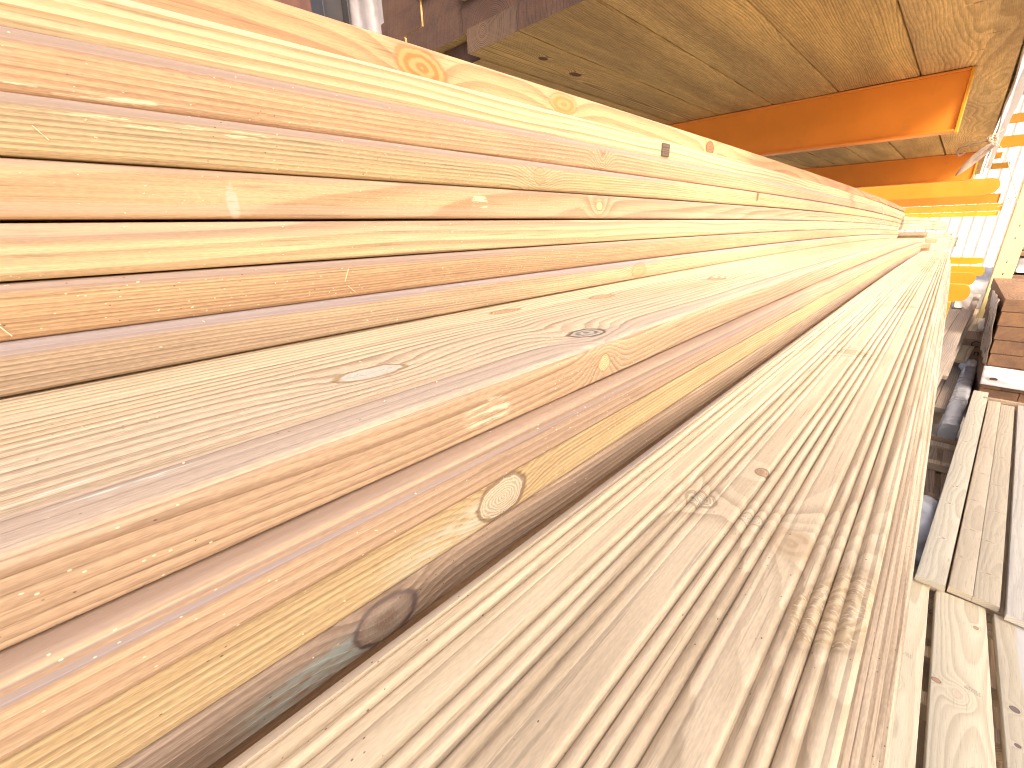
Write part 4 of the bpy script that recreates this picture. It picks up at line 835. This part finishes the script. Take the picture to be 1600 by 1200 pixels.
# torn plastic strip
V, F = [], []; n = 16
for i in range(n + 1):
    t = i / n; w = 0.030 * (math.sin(math.pi * (0.12 + 0.88 * t)) ** 0.7) + 0.001
    cxx = KX + 0.01 - 0.125 * t; cz = KZ - 0.02 - 0.155 * t ** 1.15; yy = KY - 0.02 + 0.02 * math.sin(t * 3)
    V += [(cxx - w * 0.62, yy - 0.012 * math.sin(t * 5), cz + w * 0.5), (cxx, yy + 0.008, cz), (cxx + w * 0.5, yy - 0.006, cz - w * 0.45)]
for i in range(n):
    for j in range(2): F.append((i * 3 + j, i * 3 + j + 1, i * 3 + j + 4, i * 3 + j + 3))
ts = mesh('torn_strip', [(a - KX, b - KY, c - KZ) for a, b, c in V], F, plain('torn_plastic', (0.42, 0.33, 0.27), 0.5, var=0.2, scale=25), loc=(KX, KY, KZ + CZ), autosm=1.0)
mo = ts.modifiers.new('thick', 'SOLIDIFY'); mo.thickness = 0.0012
tag(ts, 'pointed greyish strip of torn plastic hanging from the twine knot', 'plastic strip')
# blue strap round the far part of the stack
yS = 3.50
pth = [(-1.108 * A + 0.0015, 0.1508 + .001, .68), (-1.108 * A + 0.0015, 0.1232, .68), (-1.057 * A + 0.002, 0.121, .9), (-1.0156 * A + 0.002, 0.094, .9), (-A + 0.002, 0.066, 1), (-A + 0.002, 0.02, 1), (-A + 0.002, -0.03, 1), (-A + 0.002, -0.074, 1)]
V, F = [], []
for i, (xx, zz, k) in enumerate(pth):
    yy = yS - 0.012 * i
    for dy in (0, 0.012): V.append((xx, yy + dy, zz - SAG * k * yS * yS))
for i in range(len(pth) - 1): F.append((2 * i, 2 * i + 1, 2 * i + 3, 2 * i + 2))
st = mesh('strap', [(a + A, b - yS, c) for a, b, c in V], F, STRAPB, loc=(-A, yS, CZ), smooth=False)
mo = st.modifiers.new('thick', 'SOLIDIFY'); mo.thickness = 0.001; mo.offset = 1
tag(st, 'pale blue strap running down the faces of the stacked boards', 'strap')
# grey film scrap in the gap
# sawdust: tiny chips on the stack
rr = random.Random(77); V, F = [], []
def chip(c, L, w, t, ang, tilt, nrm):
    nrm = Vector(nrm); d = Vector((0, 1, 0)); s = nrm.cross(d)
    d2 = d * math.cos(ang) + s * math.sin(ang); s2 = nrm.cross(d2); b0 = len(V)
    for (u, v, h) in ((-1, -1, 0), (1, -1, tilt), (1, 1, tilt), (-1, 1, 0), (-1, -.7, 1), (1, -.5, 1 + tilt), (1, .5, 1 + tilt), (-1, .7, 1)):
        V.append(tuple(Vector(c) + d2 * (u * L / 2) + s2 * (v * w / 2) + nrm * (h * t)))
    for f in ((0, 3, 2, 1), (4, 5, 6, 7), (0, 1, 5, 4), (1, 2, 6, 5), (2, 3, 7, 6), (3, 0, 4, 7)): F.append(tuple(b0 + k for k in f))
for _ in range(150):
    y = rr.uniform(0.02, 0.5); i = rr.choice((2, 3, 4, 4, 5, 5, 5, 6, 7)); fx = stack[i][0]
    z = rr.uniform(zl[i + 1] + 0.003, zl[i] - 0.003)
    chip((fx + 0.0002, y, z - SAG * max(0, y) ** 2), rr.uniform(0.0005, 0.0016), rr.uniform(0.0004, 0.0009), 0.0004, rr.uniform(-.8, .8), 0.3, (1, 0, 0))
for (y, z, L, a) in ((0.150, -0.0285, 0.010, 1.15), (0.152, -0.039, 0.007, -0.8), (-0.028, -0.038, 0.010, -1.1), (0.01, 0.05, 0.007, 2.2)):
    chip((-0.3232, y, z), L, 0.0006, 0.0006, a, 0.8, (1, 0, 0))
for _ in range(25):
    y = rr.uniform(0.0, 0.3); x = rr.uniform(-0.30, -0.17)
    chip((x, y, -0.0733), rr.uniform(0.0005, 0.0014), rr.uniform(0.0004, 0.0009), 0.0004, rr.uniform(-1, 1), 0.3, (0, 0, 1))
for _ in range(25):
    y = rr.uniform(0.02, 0.35); k = rr.choice((0, 1, 2)); fx = (-0.1474, -0.152, -0.154)[k]
    chip((fx + 0.0002, y, rr.uniform(zl[k + 10] + 0.004, zl[k + 9] - 0.005)), rr.uniform(0.0005, 0.0014), rr.uniform(0.0004, 0.0009), 0.0004, rr.uniform(-1, 1), 0.3, (1, 0, 0))
sdm = mesh('sawdust', V, F, plain('sawdust_pale', (0.82, 0.70, 0.48), 0.8, var=0.15, scale=300), loc=(0, 0, CZ), smooth=False)
tag(sdm, 'fine pale sawdust and splinters clinging to the boards', 'sawdust', kind='stuff')
